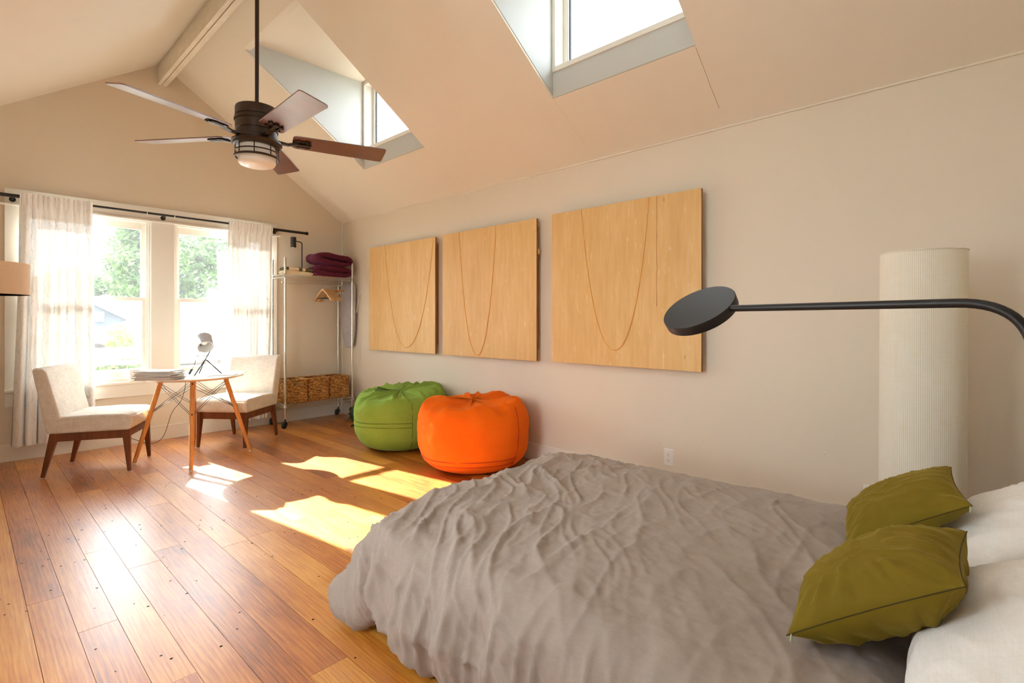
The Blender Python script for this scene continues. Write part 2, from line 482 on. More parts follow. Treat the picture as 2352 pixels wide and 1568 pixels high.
# ------------------------------------------------------------------ mesh builder
class MB:
    def __init__(self):
        self.v = []; self.f = []
    def add(self, vs, fs):
        o = len(self.v)
        self.v += [tuple(p) for p in vs]
        self.f += [tuple(i + o for i in q) for q in fs]
        return self
    def box(self, x0, x1, y0, y1, z0, z1):
        return self.add([(x0, y0, z0), (x1, y0, z0), (x1, y1, z0), (x0, y1, z0), (x0, y0, z1), (x1, y0, z1), (x1, y1, z1), (x0, y1, z1)],
                        [(3, 2, 1, 0), (4, 5, 6, 7), (0, 1, 5, 4), (1, 2, 6, 5), (2, 3, 7, 6), (3, 0, 4, 7)])
    def bar(self, a, b, w, h, up=(0, 0, 1), w2=None, h2=None):
        """box from a to b, cross-section w x h (w2 x h2 at b)"""
        a = Vector(a); b = Vector(b); d = (b - a).normalized()
        up = Vector(up)
        s = d.cross(up)
        if s.length < 1e-4:
            s = d.cross(Vector((1, 0, 0)))
        s.normalize(); u = s.cross(d).normalized()
        w2 = w if w2 is None else w2; h2 = h if h2 is None else h2
        vs = []
        for p, ww, hh in ((a, w, h), (b, w2, h2)):
            for i, j in ((-1, -1), (1, -1), (1, 1), (-1, 1)):
                vs.append(p + s * (i * ww / 2) + u * (j * hh / 2))
        return self.add(vs, [(3, 2, 1, 0), (4, 5, 6, 7), (0, 1, 5, 4), (1, 2, 6, 5), (2, 3, 7, 6), (3, 0, 4, 7)])
    def tube(self, pts, r, n=8, closed=False, cap=True):
        pts = [Vector(p) for p in pts]
        m = len(pts)
        rs = r if isinstance(r, (list, tuple)) else [r] * m
        t0 = (pts[1] - pts[0]).normalized()
        ref = Vector((0, 0, 1)) if abs(t0.z) < 0.9 else Vector((1, 0, 0))
        u = (ref - t0 * ref.dot(t0)).normalized()
        vs = []; fs = []
        for i in range(m):
            if closed:
                t = (pts[(i + 1) % m] - pts[i - 1]).normalized()
            else:
                t = (pts[min(i + 1, m - 1)] - pts[max(i - 1, 0)]).normalized()
            u = u - t * u.dot(t)
            if u.length < 1e-6:
                u = t.orthogonal()
            u.normalize()
            w = t.cross(u)
            for j in range(n):
                a = 2 * pi * j / n
                vs.append(pts[i] + (u * cos(a) + w * sin(a)) * rs[i])
        last = m if closed else m - 1
        for i in range(last):
            i2 = (i + 1) % m
            for j in range(n):
                j2 = (j + 1) % n
                fs.append((i * n + j, i * n + j2, i2 * n + j2, i2 * n + j))
        if cap and not closed:
            fs.append(tuple(range(n - 1, -1, -1)))
            fs.append(tuple((m - 1) * n + j for j in range(n)))
        return self.add(vs, fs)
    def lathe(self, prof, n=32, c=(0, 0, 0), axis=(0, 0, 1)):
        """prof list of (r, h) along the axis"""
        ax = Vector(axis).normalized()
        u = ax.orthogonal().normalized(); w = ax.cross(u)
        c = Vector(c)
        vs = []; fs = []
        for r, h in prof:
            for j in range(n):
                a = 2 * pi * j / n
                vs.append(c + ax * h + (u * cos(a) + w * sin(a)) * r)
        for i in range(len(prof) - 1):
            for j in range(n):
                j2 = (j + 1) % n
                fs.append((i * n + j, i * n + j2, (i + 1) * n + j2, (i + 1) * n + j))
        if prof[0][0] > 1e-6:
            fs.append(tuple(range(n - 1, -1, -1)))
        if prof[-1][0] > 1e-6:
            fs.append(tuple((len(prof) - 1) * n + j for j in range(n)))
        return self.add(vs, fs)
    def prism(self, poly, mapf, t0, t1):
        """2D polygon swept from t0 to t1; mapf(a, b, t) -> xyz"""
        n = len(poly)
        vs = [mapf(a, b, t0) for a, b in poly] + [mapf(a, b, t1) for a, b in poly]
        fs = [tuple(range(n - 1, -1, -1)), tuple(range(n, 2 * n))]
        for i in range(n):
            j = (i + 1) % n
            fs.append((i, j, n + j, n + i))
        return self.add(vs, fs)
    def grid(self, nu, nv, fn, wrap=False, flip=False):
        vs = []; fs = []
        for i in range(nu):
            for j in range(nv):
                vs.append(fn(i, j))
        for i in range(nu - 1):
            for j in range(nv if wrap else nv - 1):
                j2 = (j + 1) % nv
                q = (i * nv + j, i * nv + j2, (i + 1) * nv + j2, (i + 1) * nv + j)
                fs.append(q[::-1] if flip else q)
        return self.add(vs, fs)
    def build(self, name, mat, parent=None, smooth=0, bevel=0, seg=2, world=True, fix=True, weld=0):
        me = bpy.data.meshes.new(name)
        me.from_pydata(self.v, [], self.f)
        if fix or weld:
            bm = bmesh.new(); bm.from_mesh(me)
            if weld:
                bmesh.ops.remove_doubles(bm, verts=bm.verts, dist=weld)
            bmesh.ops.recalc_face_normals(bm, faces=bm.faces)
            bm.to_mesh(me); bm.free()
        me.materials.append(M[mat] if isinstance(mat, str) else mat)
        if smooth:
            me.polygons.foreach_set('use_smooth', [True] * len(me.polygons))
            if smooth < 180:
                me.set_sharp_from_angle(angle=radians(smooth))
        o = bpy.data.objects.new(name, me)
        COL.objects.link(o)
        if parent is not None:
            o.parent = parent
            if world:
                o.matrix_parent_inverse = chain(parent).inverted()
        if bevel:
            bv = o.modifiers.new('bevel', 'BEVEL')
            bv.width = bevel; bv.segments = seg; bv.limit_method = 'ANGLE'; bv.angle_limit = radians(40)
        return o

def chain(o):
    m = Matrix.LocRotScale(o.location, o.rotation_euler, o.scale)
    if o.parent is not None:
        m = chain(o.parent) @ o.matrix_parent_inverse @ m
    return m

def tag(o, label, cat=None, group=None, kind=None):
    o['label'] = label
    if cat: o['category'] = cat
    if group: o['group'] = group
    if kind: o['kind'] = kind
    return o

def thing(name, label, cat, loc=(0, 0, 0), rz=0.0, group=None, kind=None):
    o = bpy.data.objects.new(name, None)
    COL.objects.link(o)
    o.location = loc; o.rotation_euler = (0, 0, rz)
    o.empty_display_size = 0.1
    return tag(o, label, cat, group, kind)

def struct(o, label=None):
    o['kind'] = 'structure'
    if label: o['label'] = label
    return o

def copy_tree(o, parent=None):
    c = o.copy(); COL.objects.link(c)
    if parent is not None:
        c.parent = parent
    for ch in o.children:
        copy_tree(ch, c)
    return c

def smoothstep(a, b, x):
    t = max(0.0, min(1.0, (x - a) / (b - a)))
    return t * t * (3 - 2 * t)

def nz(x, y, z=0.0):
    return mnoise.noise(Vector((x, y, z)))

def rr_path(hx, hy, r, n=6):
    """rounded rectangle, ccw"""
    pts = []
    for cx, cy, a0 in ((hx - r, hy - r, 0), (-hx + r, hy - r, pi / 2), (-hx + r, -hy + r, pi), (hx - r, -hy + r, 1.5 * pi)):
        for i in range(n + 1):
            a = a0 + pi / 2 * i / n
            pts.append((cx + r * cos(a), cy + r * sin(a)))
    return pts

def arc_path(pts, r, n=8):
    """polyline with rounded corners"""
    pts = [Vector(p) for p in pts]
    out = [pts[0]]
    for i in range(1, len(pts) - 1):
        a, b, c = pts[i - 1], pts[i], pts[i + 1]
        d1 = (a - b).normalized(); d2 = (c - b).normalized()
        ang = d1.angle(d2)
        L = min(r / math.tan(ang / 2), (a - b).length * 0.49, (c - b).length * 0.49)
        p0 = b + d1 * L; p1 = b + d2 * L
        for k in range(n + 1):
            t = k / n
            out.append(p0 * (1 - t) ** 2 + b * (2 * t * (1 - t)) + p1 * t ** 2)
    out.append(pts[-1])
    return out

# ------------------------------------------------------------------ room dimensions
XL, XR = -0.60, 3.362          # left and right walls
YB, YF = -0.62, 6.091          # back wall and window wall
XC = (XL + XR) / 2             # ridge
ZW = 2.454                     # knee wall height
PITCH = 0.675
def zroof(x):                  # inner surface of the ceiling
    return ZW + PITCH * ((XR - x) if x > XC else (x - XL))
ZR = zroof(XC)
DORM = ((1.215, 2.250), (3.745, 4.763))   # dormer spans along y
ADDED_DORM = ((-0.30, 0.735), (1.215, 2.250))  # unseen, added on the opposite slope to brighten the room
X0D, X1D = 1.684, 2.880                   # dormer opening on the slope
XW = 2.868                                # dormer window plane

# ---- floor with its planks
fl = MB().box(XL, XR, YB, YF, -0.10, -0.022).build('floor', 'subfloor')
struct(fl, 'wide old pine plank floor with glossy amber varnish')
rng = random.Random(11)
x = XL
while x < XR - 0.01:
    w = rng.choice((0.118, 0.124, 0.128, 0.132, 0.140))
    x1 = min(x + w, XR)
    if XR - x1 < 0.05:
        x1 = XR
    y = YB
    first = True
    while y < YF - 0.01:
        L = rng.uniform(1.0, 3.2) if not first else rng.uniform(0.5, 2.4)
        first = False
        y1 = min(y + L, YF)
        if YF - y1 < 0.4:
            y1 = YF
        g = 0.0008
        dz = rng.uniform(-0.0008, 0.0)
        b = MB()
        xa, xb, ya, yb = x + g, x1 - g, y + g * 0.8, y1 - g * 0.8
        zt = dz
        b.box(xa, xb, ya, yb, -0.022, zt)
        b.build('plank', 'plank', fl, fix=False)
        y = y1
    x = x1

# ---- walls
def cells(mb, xs, zs, holes, mapf):
    """thick wall cells between breaks xs, zs except in holes; mapf(a, b, depth 0/1)"""
    for i in range(len(xs) - 1):
        for j in range(len(zs) - 1):
            cx, cz = (xs[i] + xs[i + 1]) / 2, (zs[j] + zs[j + 1]) / 2
            if any(h[0] < cx < h[1] and h[2] < cz < h[3] for h in holes):
                continue
            q = [(xs[i], zs[j]), (xs[i + 1], zs[j]), (xs[i + 1], zs[j + 1]), (xs[i], zs[j + 1])]
            mb.add([mapf(a, b, 0) for a, b in q] + [mapf(a, b, 1) for a, b in q],
                   [(3, 2, 1, 0), (4, 5, 6, 7), (0, 1, 5, 4), (1, 2, 6, 5), (2, 3, 7, 6), (3, 0, 4, 7)])

WT = 0.15
WIN = ((0.347, 1.285), (1.485, 2.423))
WZ0, WZ1 = 0.605, 2.195
b = MB()
cells(b, [XL - WT, WIN[0][0], WIN[0][1], WIN[1][0], WIN[1][1], XR + WT], [-0.1, WZ0, WZ1, ZW],
      [(w[0], w[1], WZ0, WZ1) for w in WIN], lambda a, z, d: (a, YF + d * WT, z))
b.prism([(XL - WT, ZW), (XR + WT, ZW), (XC, ZR + 0.12)], lambda a, z, t: (a, t, z), YF, YF + WT)
struct(b.build('wall_far', 'wall'), 'beige gable end wall with the paired windows')
b = MB().box(XL - WT, XR + WT, YB - WT, YB, -0.1, ZW)
b.prism([(XL - WT, ZW), (XR + WT, ZW), (XC, ZR + 0.12)], lambda a, z, t: (a, t, z), YB - WT, YB)
struct(b.build('wall_back', 'wall'), 'beige gable wall at the head of the bed')
wr = struct(MB().box(XR, XR + WT, YB, YF, -0.1, ZW + 0.03).build('wall_right', 'wall'), 'long beige knee wall with three plywood panels')
# plaster dabs and nail pops on the right wall
for yy, zz, r in ((1.675, 0.50, 0.008), (1.672, 0.335, 0.009), (0.66, 0.44, 0.006), (1.36, 0.40, 0.006)):
    MB().lathe([(r, 0), (r * 0.8, 0.0022), (0, 0.003)], 14, (XR + 0.0005, yy, zz), (-1, 0, 0)).build('plaster_dab', 'wall', wr, smooth=60)
ADDED_WIN = ((1.30, 2.20),)  # unseen window, added to bring more light to the bed
b = MB()
cells(b, [YB, ADDED_WIN[0][0], ADDED_WIN[0][1], YF], [-0.1, 0.62, 2.15, ZW + 0.03], [(w[0], w[1], 0.62, 2.15) for w in ADDED_WIN], lambda a, z, d: (XL - d * WT, a, z))
struct(b.build('wall_left', 'wall'), 'plain beige knee wall opposite the panels')
for i_, (ya, yb) in enumerate(ADDED_WIN):
    b = MB()
    b.box(XL - 0.12, XL - 0.03, ya, ya + 0.05, 0.62, 2.15).box(XL - 0.12, XL - 0.03, yb - 0.05, yb, 0.62, 2.15)
    b.box(XL - 0.12, XL - 0.03, ya + 0.05, yb - 0.05, 0.62, 0.68).box(XL - 0.12, XL - 0.03, ya + 0.05, yb - 0.05, 2.10, 2.15)
    w = struct(b.build('window_%d' % (7 + i_), 'trim'), 'unseen side window added in the knee wall to brighten the bed')
    MB().box(XL - 0.08, XL - 0.076, ya + 0.048, yb - 0.048, 0.678, 2.102).build('pane', 'glass', w)

# ---- sloped ceilings with dormers
def slope(side, name, label):
    s = 1 if side > 0 else -1
    mx = lambda x: XC + s * (x - XC)                 # mirror to the left half
    nx, nzv = PITCH / hypot(1, PITCH), 1 / hypot(1, PITCH)
    T = 0.11
    def mp(x, y, d):
        return (mx(x + nx * T * d), y, zroof_r(x) + nzv * T * d)
    b = MB()
    xs = [XC, X0D + 0.001, XW + 0.006, XR + 0.12]
    g = 0.004
    dd = DORM if s > 0 else ADDED_DORM
    ys = [YB - WT, dd[0][0] - g, dd[0][1] + g, dd[1][0] - g, dd[1][1] + g, YF + WT]
    cells(b, xs, ys, [(X0D, X1D, d[0] - 0.004, d[1] + 0.004) for d in dd], mp)
    o = struct(b.build(name, 'ceil'), label)
    return o
def zroof_r(x):
    return ZW + PITCH * (XR - x)
ceil_r = slope(1, 'ceiling_right', 'warm white sloped ceiling above the plywood panels')
ceil_l = slope(-1, 'ceiling_left', 'warm white sloped ceiling opposite the dormers')
# hairline cracks below the dormer corners
for ya, yb in ((1.215, 1.215), (2.25, 2.235), (3.745, 3.74)):
    pts = []
    for i in range(9):
        t = i / 8
        xx = X1D + t * 0.36
        pts.append((xx, ya + (yb - ya) * t + 0.004 * nz(t * 6, ya * 9), zroof_r(xx) - 0.0004))
    MB().tube(pts, 0.0011, 4).build('paint_crack', 'crack' if ya < 2 else 'ceil', ceil_r)

ZA = 2.965      # top of the apron under the dormer window
ZD = 3.690      # dormer ceiling
n_win = [2]
def dormer(side, y0, y1, idx):
    s = 1 if side > 0 else -1
    mx = lambda x: XC + s * (x - XC)
    prof = [(X0D, zroof_r(X0D)), (1.744, 3.592), (1.80, 3.668), (XW + 0.125, ZD + 0.004)]
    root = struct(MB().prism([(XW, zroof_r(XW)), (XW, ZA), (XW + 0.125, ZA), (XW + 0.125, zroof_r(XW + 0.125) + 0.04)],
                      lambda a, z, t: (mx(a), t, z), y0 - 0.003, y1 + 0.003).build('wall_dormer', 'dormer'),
                  'apron wall under a dormer window, ceiling paint darkened against daylight')
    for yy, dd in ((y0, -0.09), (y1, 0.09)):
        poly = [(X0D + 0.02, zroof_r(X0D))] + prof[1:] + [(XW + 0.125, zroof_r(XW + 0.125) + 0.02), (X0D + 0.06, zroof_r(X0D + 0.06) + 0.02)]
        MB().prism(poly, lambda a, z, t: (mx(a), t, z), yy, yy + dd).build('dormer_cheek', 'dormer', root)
    b = MB()
    up = [(p[0], p[1] + 0.09) for p in prof][::-1]
    b.prism(prof + up, lambda a, z, t: (mx(a), t, z), y0 - 0.09, y1 + 0.09)
    b.build('dormer_ceiling', 'ceil', root)
    # window: flange, recessed jamb, sash, pane
    n_win[0] += 1
    wt = struct(MB().box(min(mx(XW - 0.012), mx(XW + 0.02)), max(mx(XW - 0.012), mx(XW + 0.02)), y0, y0 + 0.03, ZA, ZD - 0.002)
                .box(min(mx(XW - 0.012), mx(XW + 0.02)), max(mx(XW - 0.012), mx(XW + 0.02)), y1 - 0.03, y1, ZA, ZD - 0.002)
                .box(min(mx(XW - 0.012), mx(XW + 0.02)), max(mx(XW - 0.012), mx(XW + 0.02)), y0 + 0.03, y1 - 0.03, ZA, ZA + 0.035)
                .box(min(mx(XW - 0.012), mx(XW + 0.02)), max(mx(XW - 0.012), mx(XW + 0.02)), y0 + 0.03, y1 - 0.03, ZD - 0.035, ZD - 0.002)
                .build('window_%d' % n_win[0], 'trim', bevel=0.002), 'cream framed dormer window high in the sloped ceiling')
    def frame(xa, xb, w, name, off, mat='trim'):
        lo, hi = min(mx(xa), mx(xb)), max(mx(xa), mx(xb))
        bb = MB()
        ya, yb, za, zb = y0 + off, y1 - off, ZA + off + 0.004, ZD - off
        bb.box(lo, hi, ya, ya + w, za, zb).box(lo, hi, yb - w, yb, za, zb)
        bb.box(lo, hi, ya + w, yb - w, za, za + w).box(lo, hi, ya + w, yb - w, zb - w, zb)
        return bb.build(name, mat, wt)
    frame(XW + 0.02, XW + 0.10, 0.02, 'jamb', 0.012)
    sash = frame(XW + 0.085, XW + 0.12, 0.045, 'sash', 0.03)
    frame(XW + 0.095, XW + 0.112, 0.010, 'gasket', 0.072, 'dark')
    lo = mx(XW + 0.103)
    MB().box(lo - 0.002, lo + 0.002, y0 + 0.078, y1 - 0.078, ZA + 0.085, ZD - 0.078).build('pane', 'glass2', wt)
    return wt
for d in DORM:
    dormer(1, d[0], d[1], 0)
for d in ADDED_DORM:
    dormer(-1, d[0], d[1], 1)  # out of view, put in for extra daylight

# ---- ridge beam (two plies)
rb = MB().box(1.345, 1.379, YB, YF, 3.579, ZR - 0.02).build('ridge_beam', 'beam', bevel=0.003)
struct(rb, 'white ridge beam of two plies with chipped paint')
MB().box(1.383, 1.425, YB, YF, 3.576, ZR - 0.03).build('beam_ply', 'beam', rb, bevel=0.003)
MB().box(1.378, 1.384, YB, YF, 3.583, ZR - 0.04).build('beam_gap', 'crack', rb)

# ---- cove bead between wall and slope, corner bead, baseboards
struct(MB().tube([(XR - 0.004, YB, ZW - 0.002), (XR - 0.004, YF, ZW - 0.002)], 0.007, 10).build('trim_1', 'ceil', smooth=60), 'rounded bead where wall meets sloped ceiling')
struct(MB().box(XR - 0.016, XR, YF - 0.016, YF, 0.0, ZW).build('trim_2', 'trim', bevel=0.004), 'thin white corner bead')
BH = 0.142
def baseboard(name, x0, x1, y0, y1, horizontal, label):
    b = MB()
    if horizontal:
        b.box(x0, x1, y0, y1, 0, BH - 0.012)
        b.box(x0, x1, y0 - 0.004 if y0 > 0 else y0, y1, BH - 0.012, BH)
    else:
        b.box(x0, x1, y0, y1, 0, BH - 0.012)
        b.box(x0 - 0.004 if x0 > 0 else x0, x1 if x0 > 0 else x1 + 0.004, y0, y1, BH - 0.012, BH)
    struct(b.build(name, 'trim', bevel=0.002), label)
baseboard('baseboard_far', XL, XR - 0.02, YF - 0.016, YF, True, 'white baseboard under the paired windows')
baseboard('baseboard_right', XR - 0.016, XR, YB, YF - 0.02, False, 'baseboard below the plywood panels')
baseboard('baseboard_left', XL, XL + 0.016, YB, YF - 0.02, False, 'white baseboard on the plain knee wall')

# ---- casing of the paired windows
cs = MB()
CX0, CX1 = 0.252, 2.519
cs.box(CX0, WIN[0][0], YF - 0.019, YF, WZ0 + 0.005, 2.188)
cs.box(WIN[1][1], CX1, YF - 0.019, YF, WZ0 + 0.005, 2.188)
root = struct(cs.build('trim_3', 'trim', bevel=0.0015), 'flat white casing around the paired windows')
MB().box(WIN[0][1], WIN[1][0], YF - 0.019, YF, WZ0 + 0.005, 2.188).build('mullion_board', 'trim', root, bevel=0.0015)
MB().box(CX0, CX1, YF - 0.022, YF, 2.20, 2.326).build('head_board', 'trim', root, bevel=0.0015)
MB().box(CX0 - 0.035, CX1 + 0.035, YF - 0.036, YF, 2.182, 2.20).build('fillet', 'trim', root, bevel=0.003)
MB().box(CX0 - 0.004, CX1 + 0.004, YF - 0.045, YF + 0.04, 0.588, 0.610).build('stool', 'trim', root, bevel=0.003)
MB().box(CX0, CX1, YF - 0.020, YF, 0.465, 0.588).build('apron', 'trim', root, bevel=0.0015)

def dh_window(idx, x0, x1):
    z0, z1 = WZ0 + 0.004, WZ1 - 0.004
    b = MB()
    b.box(x0, x0 + 0.020, YF - 0.001, YF + 0.13, z0, z1).box(x1 - 0.020, x1, YF - 0.001, YF + 0.13, z0, z1)
    b.box(x0 + 0.02, x1 - 0.02, YF - 0.001, YF + 0.13, z1 - 0.02, z1).box(x0 + 0.02, x1 - 0.02, YF + 0.03, YF + 0.15, z0, z0 + 0.018)
    w = struct(b.build('window_%d' % idx, 'trim', bevel=0.0015), 'white double hung window in the gable wall')
    bb = MB()
    for xa in (x0 + 0.02, x1 - 0.034):
        bb.box(xa, xa + 0.014, YF + 0.012, YF + 0.026, z0 + 0.02, z1 - 0.02)
    bb.build('stop_bead', 'trim', w, bevel=0.002)
    def sash(ya, yb, za, zb, top, bot, name):
        s = MB()
        xa, xb = x0 + 0.022, x1 - 0.022
        st = 0.042
        s.box(xa, xa + st, ya, yb, za, zb).box(xb - st, xb, ya, yb, za, zb)
        s.box(xa + st, xb - st, ya, yb, za, za + bot).box(xa + st, xb - st, ya, yb, zb - top, zb)
        so = s.build(name, 'trim', w, bevel=0.002)
        ym = (ya + yb) / 2
        MB().box(xa + st - 0.003, xb - st + 0.003, ym - 0.002, ym + 0.002, za + bot - 0.003, zb - top + 0.003).build('pane', 'glass', so)
        return so
    lo = sash(YF + 0.030, YF + 0.064, 0.628, 1.430, 0.036, 0.082, 'lower_sash')
    sash(YF + 0.068, YF + 0.102, 1.395, 2.172, 0.070, 0.036, 'upper_sash')
    xm = (x0 + x1) / 2 + (0.12 if idx == 1 else -0.17)
    MB().box(xm - 0.035, xm + 0.035, YF + 0.036, YF + 0.060, 1.430, 1.437).tube([(xm - 0.02, YF + 0.048, 1.441), (xm + 0.022, YF + 0.044, 1.443)], 0.006, 8).build('sash_lock', 'plastic', lo, smooth=50)
dh_window(1, *WIN[0])
dh_window(2, *WIN[1])

# ------------------------------------------------------------------ outlets
def outlet(y, z, label, plug=False):
    o = thing('wall_outlet', label, 'outlet', (XR, y, z))
    x = XR
    def pl(w, h, d): return [(x, y - w, z - h), (x, y + w, z - h), (x, y + w, z + h), (x, y - w, z + h)]
    w, h = 0.037, 0.060
    b = MB()
    b.add([(x, y - w, z - h), (x, y + w, z - h), (x, y + w, z + h), (x, y - w, z + h),
           (x - 0.006, y - w + 0.005, z - h + 0.005), (x - 0.006, y + w - 0.005, z - h + 0.005), (x - 0.006, y + w - 0.005, z + h - 0.005), (x - 0.006, y - w + 0.005, z + h - 0.005)],
          [(4, 5, 6, 7), (0, 1, 5, 4), (1, 2, 6, 5), (2, 3, 7, 6), (3, 0, 4, 7)])
    b.build('cover_plate', 'plastic', o)
    for dz in (0.0195, -0.0195):
        ps = rr_path(0.0165, 0.0142, 0.010, 5)
        r = MB().prism(ps, lambda a, c, t: (x - t, y + a, z + dz + c), 0.005, 0.0085).build('receptacle', 'plastic', o, smooth=40)
        s = MB()
        s.box(x - 0.0092, x - 0.008, y + 0.0055, y + 0.0078, z + dz + 0.001, z + dz + 0.009)
        s.box(x - 0.0092, x - 0.008, y - 0.0078, y - 0.0055, z + dz + 0.001, z + dz + 0.008)
        s.lathe([(0.0026, 0.008), (0.0026, 0.0092), (0, 0.0092)], 10, (x, y, z + dz - 0.006), (-1, 0, 0))
        s.build('slot', 'dark', r)
    MB().lathe([(0.003, 0.0055), (0.003, 0.0072), (0, 0.0076)], 10, (x, y, z), (-1, 0, 0)).build('screw', 'chrome', o, smooth=40)
outlet(1.609, 0.243, 'white duplex outlet on the bare wall just above the grey duvet')
outlet(0.440, 0.243, 'white duplex outlet half hidden beside the tall paper floor lamp')
outlet(5.665, 0.243, 'white duplex outlet behind the green beanbag by the wire rack')

# ------------------------------------------------------------------ ceiling fan
FX, FY, FZ = 1.385, 3.667, 2.46
fan = thing('ceiling_fan', 'five bladed bronze ceiling fan with a round light, hanging from the ridge beam', 'ceiling fan', (FX, FY, FZ))
MB().tube([(FX, FY, FZ + 0.20), (FX, FY, 3.576)], 0.0135, 14).build('downrod', 'bronze', fan, smooth=60)
MB().lathe([(0.0, 0.0), (0.055, 0.0), (0.065, -0.02), (0.065, -0.07), (0.03, -0.095), (0, -0.095)], 28, (FX, FY, 3.576)).build('canopy', 'bronze', fan, smooth=40)
MB().lathe([(0.0, 0.235), (0.022, 0.235), (0.045, 0.228), (0.055, 0.215), (0.055, 0.196), (0, 0.196)], 28, (FX, FY, FZ)).build('collar', 'bronze', fan, smooth=40)
MB().lathe([(0, 0.202), (0.115, 0.202), (0.132, 0.196), (0.136, 0.186), (0.136, 0.132), (0.132, 0.129), (0.132, 0.125), (0.140, 0.120), (0.142, 0.112), (0.142, 0.100),
            (0.136, 0.094), (0.134, 0.040), (0.128, 0.036), (0.128, -0.005), (0.134, -0.010), (0.134, -0.022), (0.126, -0.030), (0, -0.030)], 40, (FX, FY, FZ)).build('motor_housing', 'bronze', fan, smooth=35)
MB().lathe([(0, -0.028), (0.150, -0.028), (0.158, -0.034), (0.160, -0.046), (0.150, -0.052), (0.145, -0.062), (0.128, -0.066), (0, -0.066)], 40, (FX, FY, FZ)).build('light_plate', 'bronze', fan, smooth=35)
bowl = MB().lathe([(0.0, -0.06), (0.112, -0.064), (0.116, -0.09), (0.118, -0.175), (0.110, -0.190), (0.080, -0.201), (0.04, -0.206), (0, -0.207)], 40, (FX, FY, FZ)).build('glass_bowl', 'bowl', fan, smooth=50)
cage = MB()
for zz, r, rr in ((-0.105, 0.134, 0.0045), (-0.142, 0.136, 0.008)):
    cage.tube([(FX + r * cos(2 * pi * i / 40), FY + r * sin(2 * pi * i / 40), FZ + zz) for i in range(40)], rr, 8, closed=True)
for i in range(8):
    a = 2 * pi * i / 8 + 0.3
    cage.tube([(FX + 0.134 * cos(a), FY + 0.134 * sin(a), FZ - 0.06), (FX + 0.136 * cos(a), FY + 0.136 * sin(a), FZ - 0.145)], 0.0035, 6)
cage.build('cage', 'bronze', fan, smooth=50)
pt = math.tan(radians(13))
for kq in range(5):
    a = radians(-19 + 72 * kq)
    d = Vector((cos(a), sin(a), 0)); s = Vector((-sin(a), cos(a), 0))
    C = Vector((FX, FY, FZ))
    def bp(l, w, h=0.0):
        return C + d * l + s * w + Vector((0, 0, -pt * w + h))
    # blade outline with rounded corners
    r0, r1, w0, w1 = 0.225, 0.872, 0.076, 0.088
    out = []
    def corner(cl, cw, a0, r):
        for i in range(6):
            t = a0 + pi / 2 * i / 5
            out.append((cl + r * cos(t), cw + r * sin(t)))
    corner(r1 - 0.02, w1 - 0.02, 0, 0.02); corner(r0 + 0.03, w0 - 0.03, pi / 2, 0.03)
    corner(r0 + 0.03, -w0 + 0.03, pi, 0.03); corner(r1 - 0.02, -w1 + 0.02, 1.5 * pi, 0.02)
    bl = MB().prism(out, lambda l, w, t: bp(l, w, t), 0.004, 0.012)
    me = bl.build('blade', 'blade', fan)
    br = MB()
    br.bar(bp(0.115, 0, -0.012), bp(0.20, 0, -0.020), 0.05, 0.016, (0, 0, 1), 0.034, 0.014)
    br.bar(bp(0.19, 0, -0.020), bp(0.255, 0, -0.006), 0.034, 0.014, (0, 0, 1), 0.05, 0.012)
    for sd in (-1, 1):
        br.bar(bp(0.235, sd * 0.030, -0.002), bp(0.345, sd * 0.034, -0.002), 0.012, 0.012)
        for l in (0.262, 0.318):
            br.bar(bp(l, sd * 0.006, -0.002), bp(l, sd * 0.050, -0.002), 0.012, 0.010)
    br.bar(bp(0.24, 0, -0.006), bp(0.350, 0, -0.004), 0.026, 0.016)
    br.build('blade_bracket', 'bronze', me, bevel=0.002)

# ------------------------------------------------------------------ curtain rod and curtains
RY, RZ = 5.985, 2.250
rod = thing('curtain_rod', 'long black telescoping curtain rod above the paired windows', 'curtain rod', (1.385, RY, RZ))
MB().tube([(0.33, RY, RZ), (2.45, RY, RZ)], 0.0105, 14).build('inner_rod', 'black', rod, smooth=60)
for xa, xb in ((-0.06, 0.345), (2.44, 2.83)):
    MB().tube([(xa, RY, RZ), (xb, RY, RZ)], 0.0155, 14).build('outer_rod', 'black', rod, smooth=60)
for xe, dr in ((-0.06, -1), (2.83, 1)):
    MB().lathe([(0.0155, -0.012), (0.020, -0.010), (0.020, 0.012), (0.017, 0.018), (0, 0.020)], 18, (xe, RY, RZ), (dr, 0, 0)).build('finial', 'black', rod, smooth=40)
for xx in (0.300, 1.385, 2.485):
    MB().bar((xx, RY, RZ - 0.018), (xx, YF - 0.020, RZ - 0.018), 0.012, 0.012).lathe([(0.022, 0), (0.022, 0.006), (0, 0.007)], 16, (xx, YF - 0.021, RZ - 0.018), (0, -1, 0)).build('bracket', 'black', rod, smooth=40)
for xx in (1.235, 1.465):
    MB().tube([(xx, RY + 0.014 * cos(t * pi / 6), RZ + 0.014 * sin(t * pi / 6)) for t in range(12)], 0.003, 6, closed=True).build('clip_ring', 'plastic', rod, smooth=60)

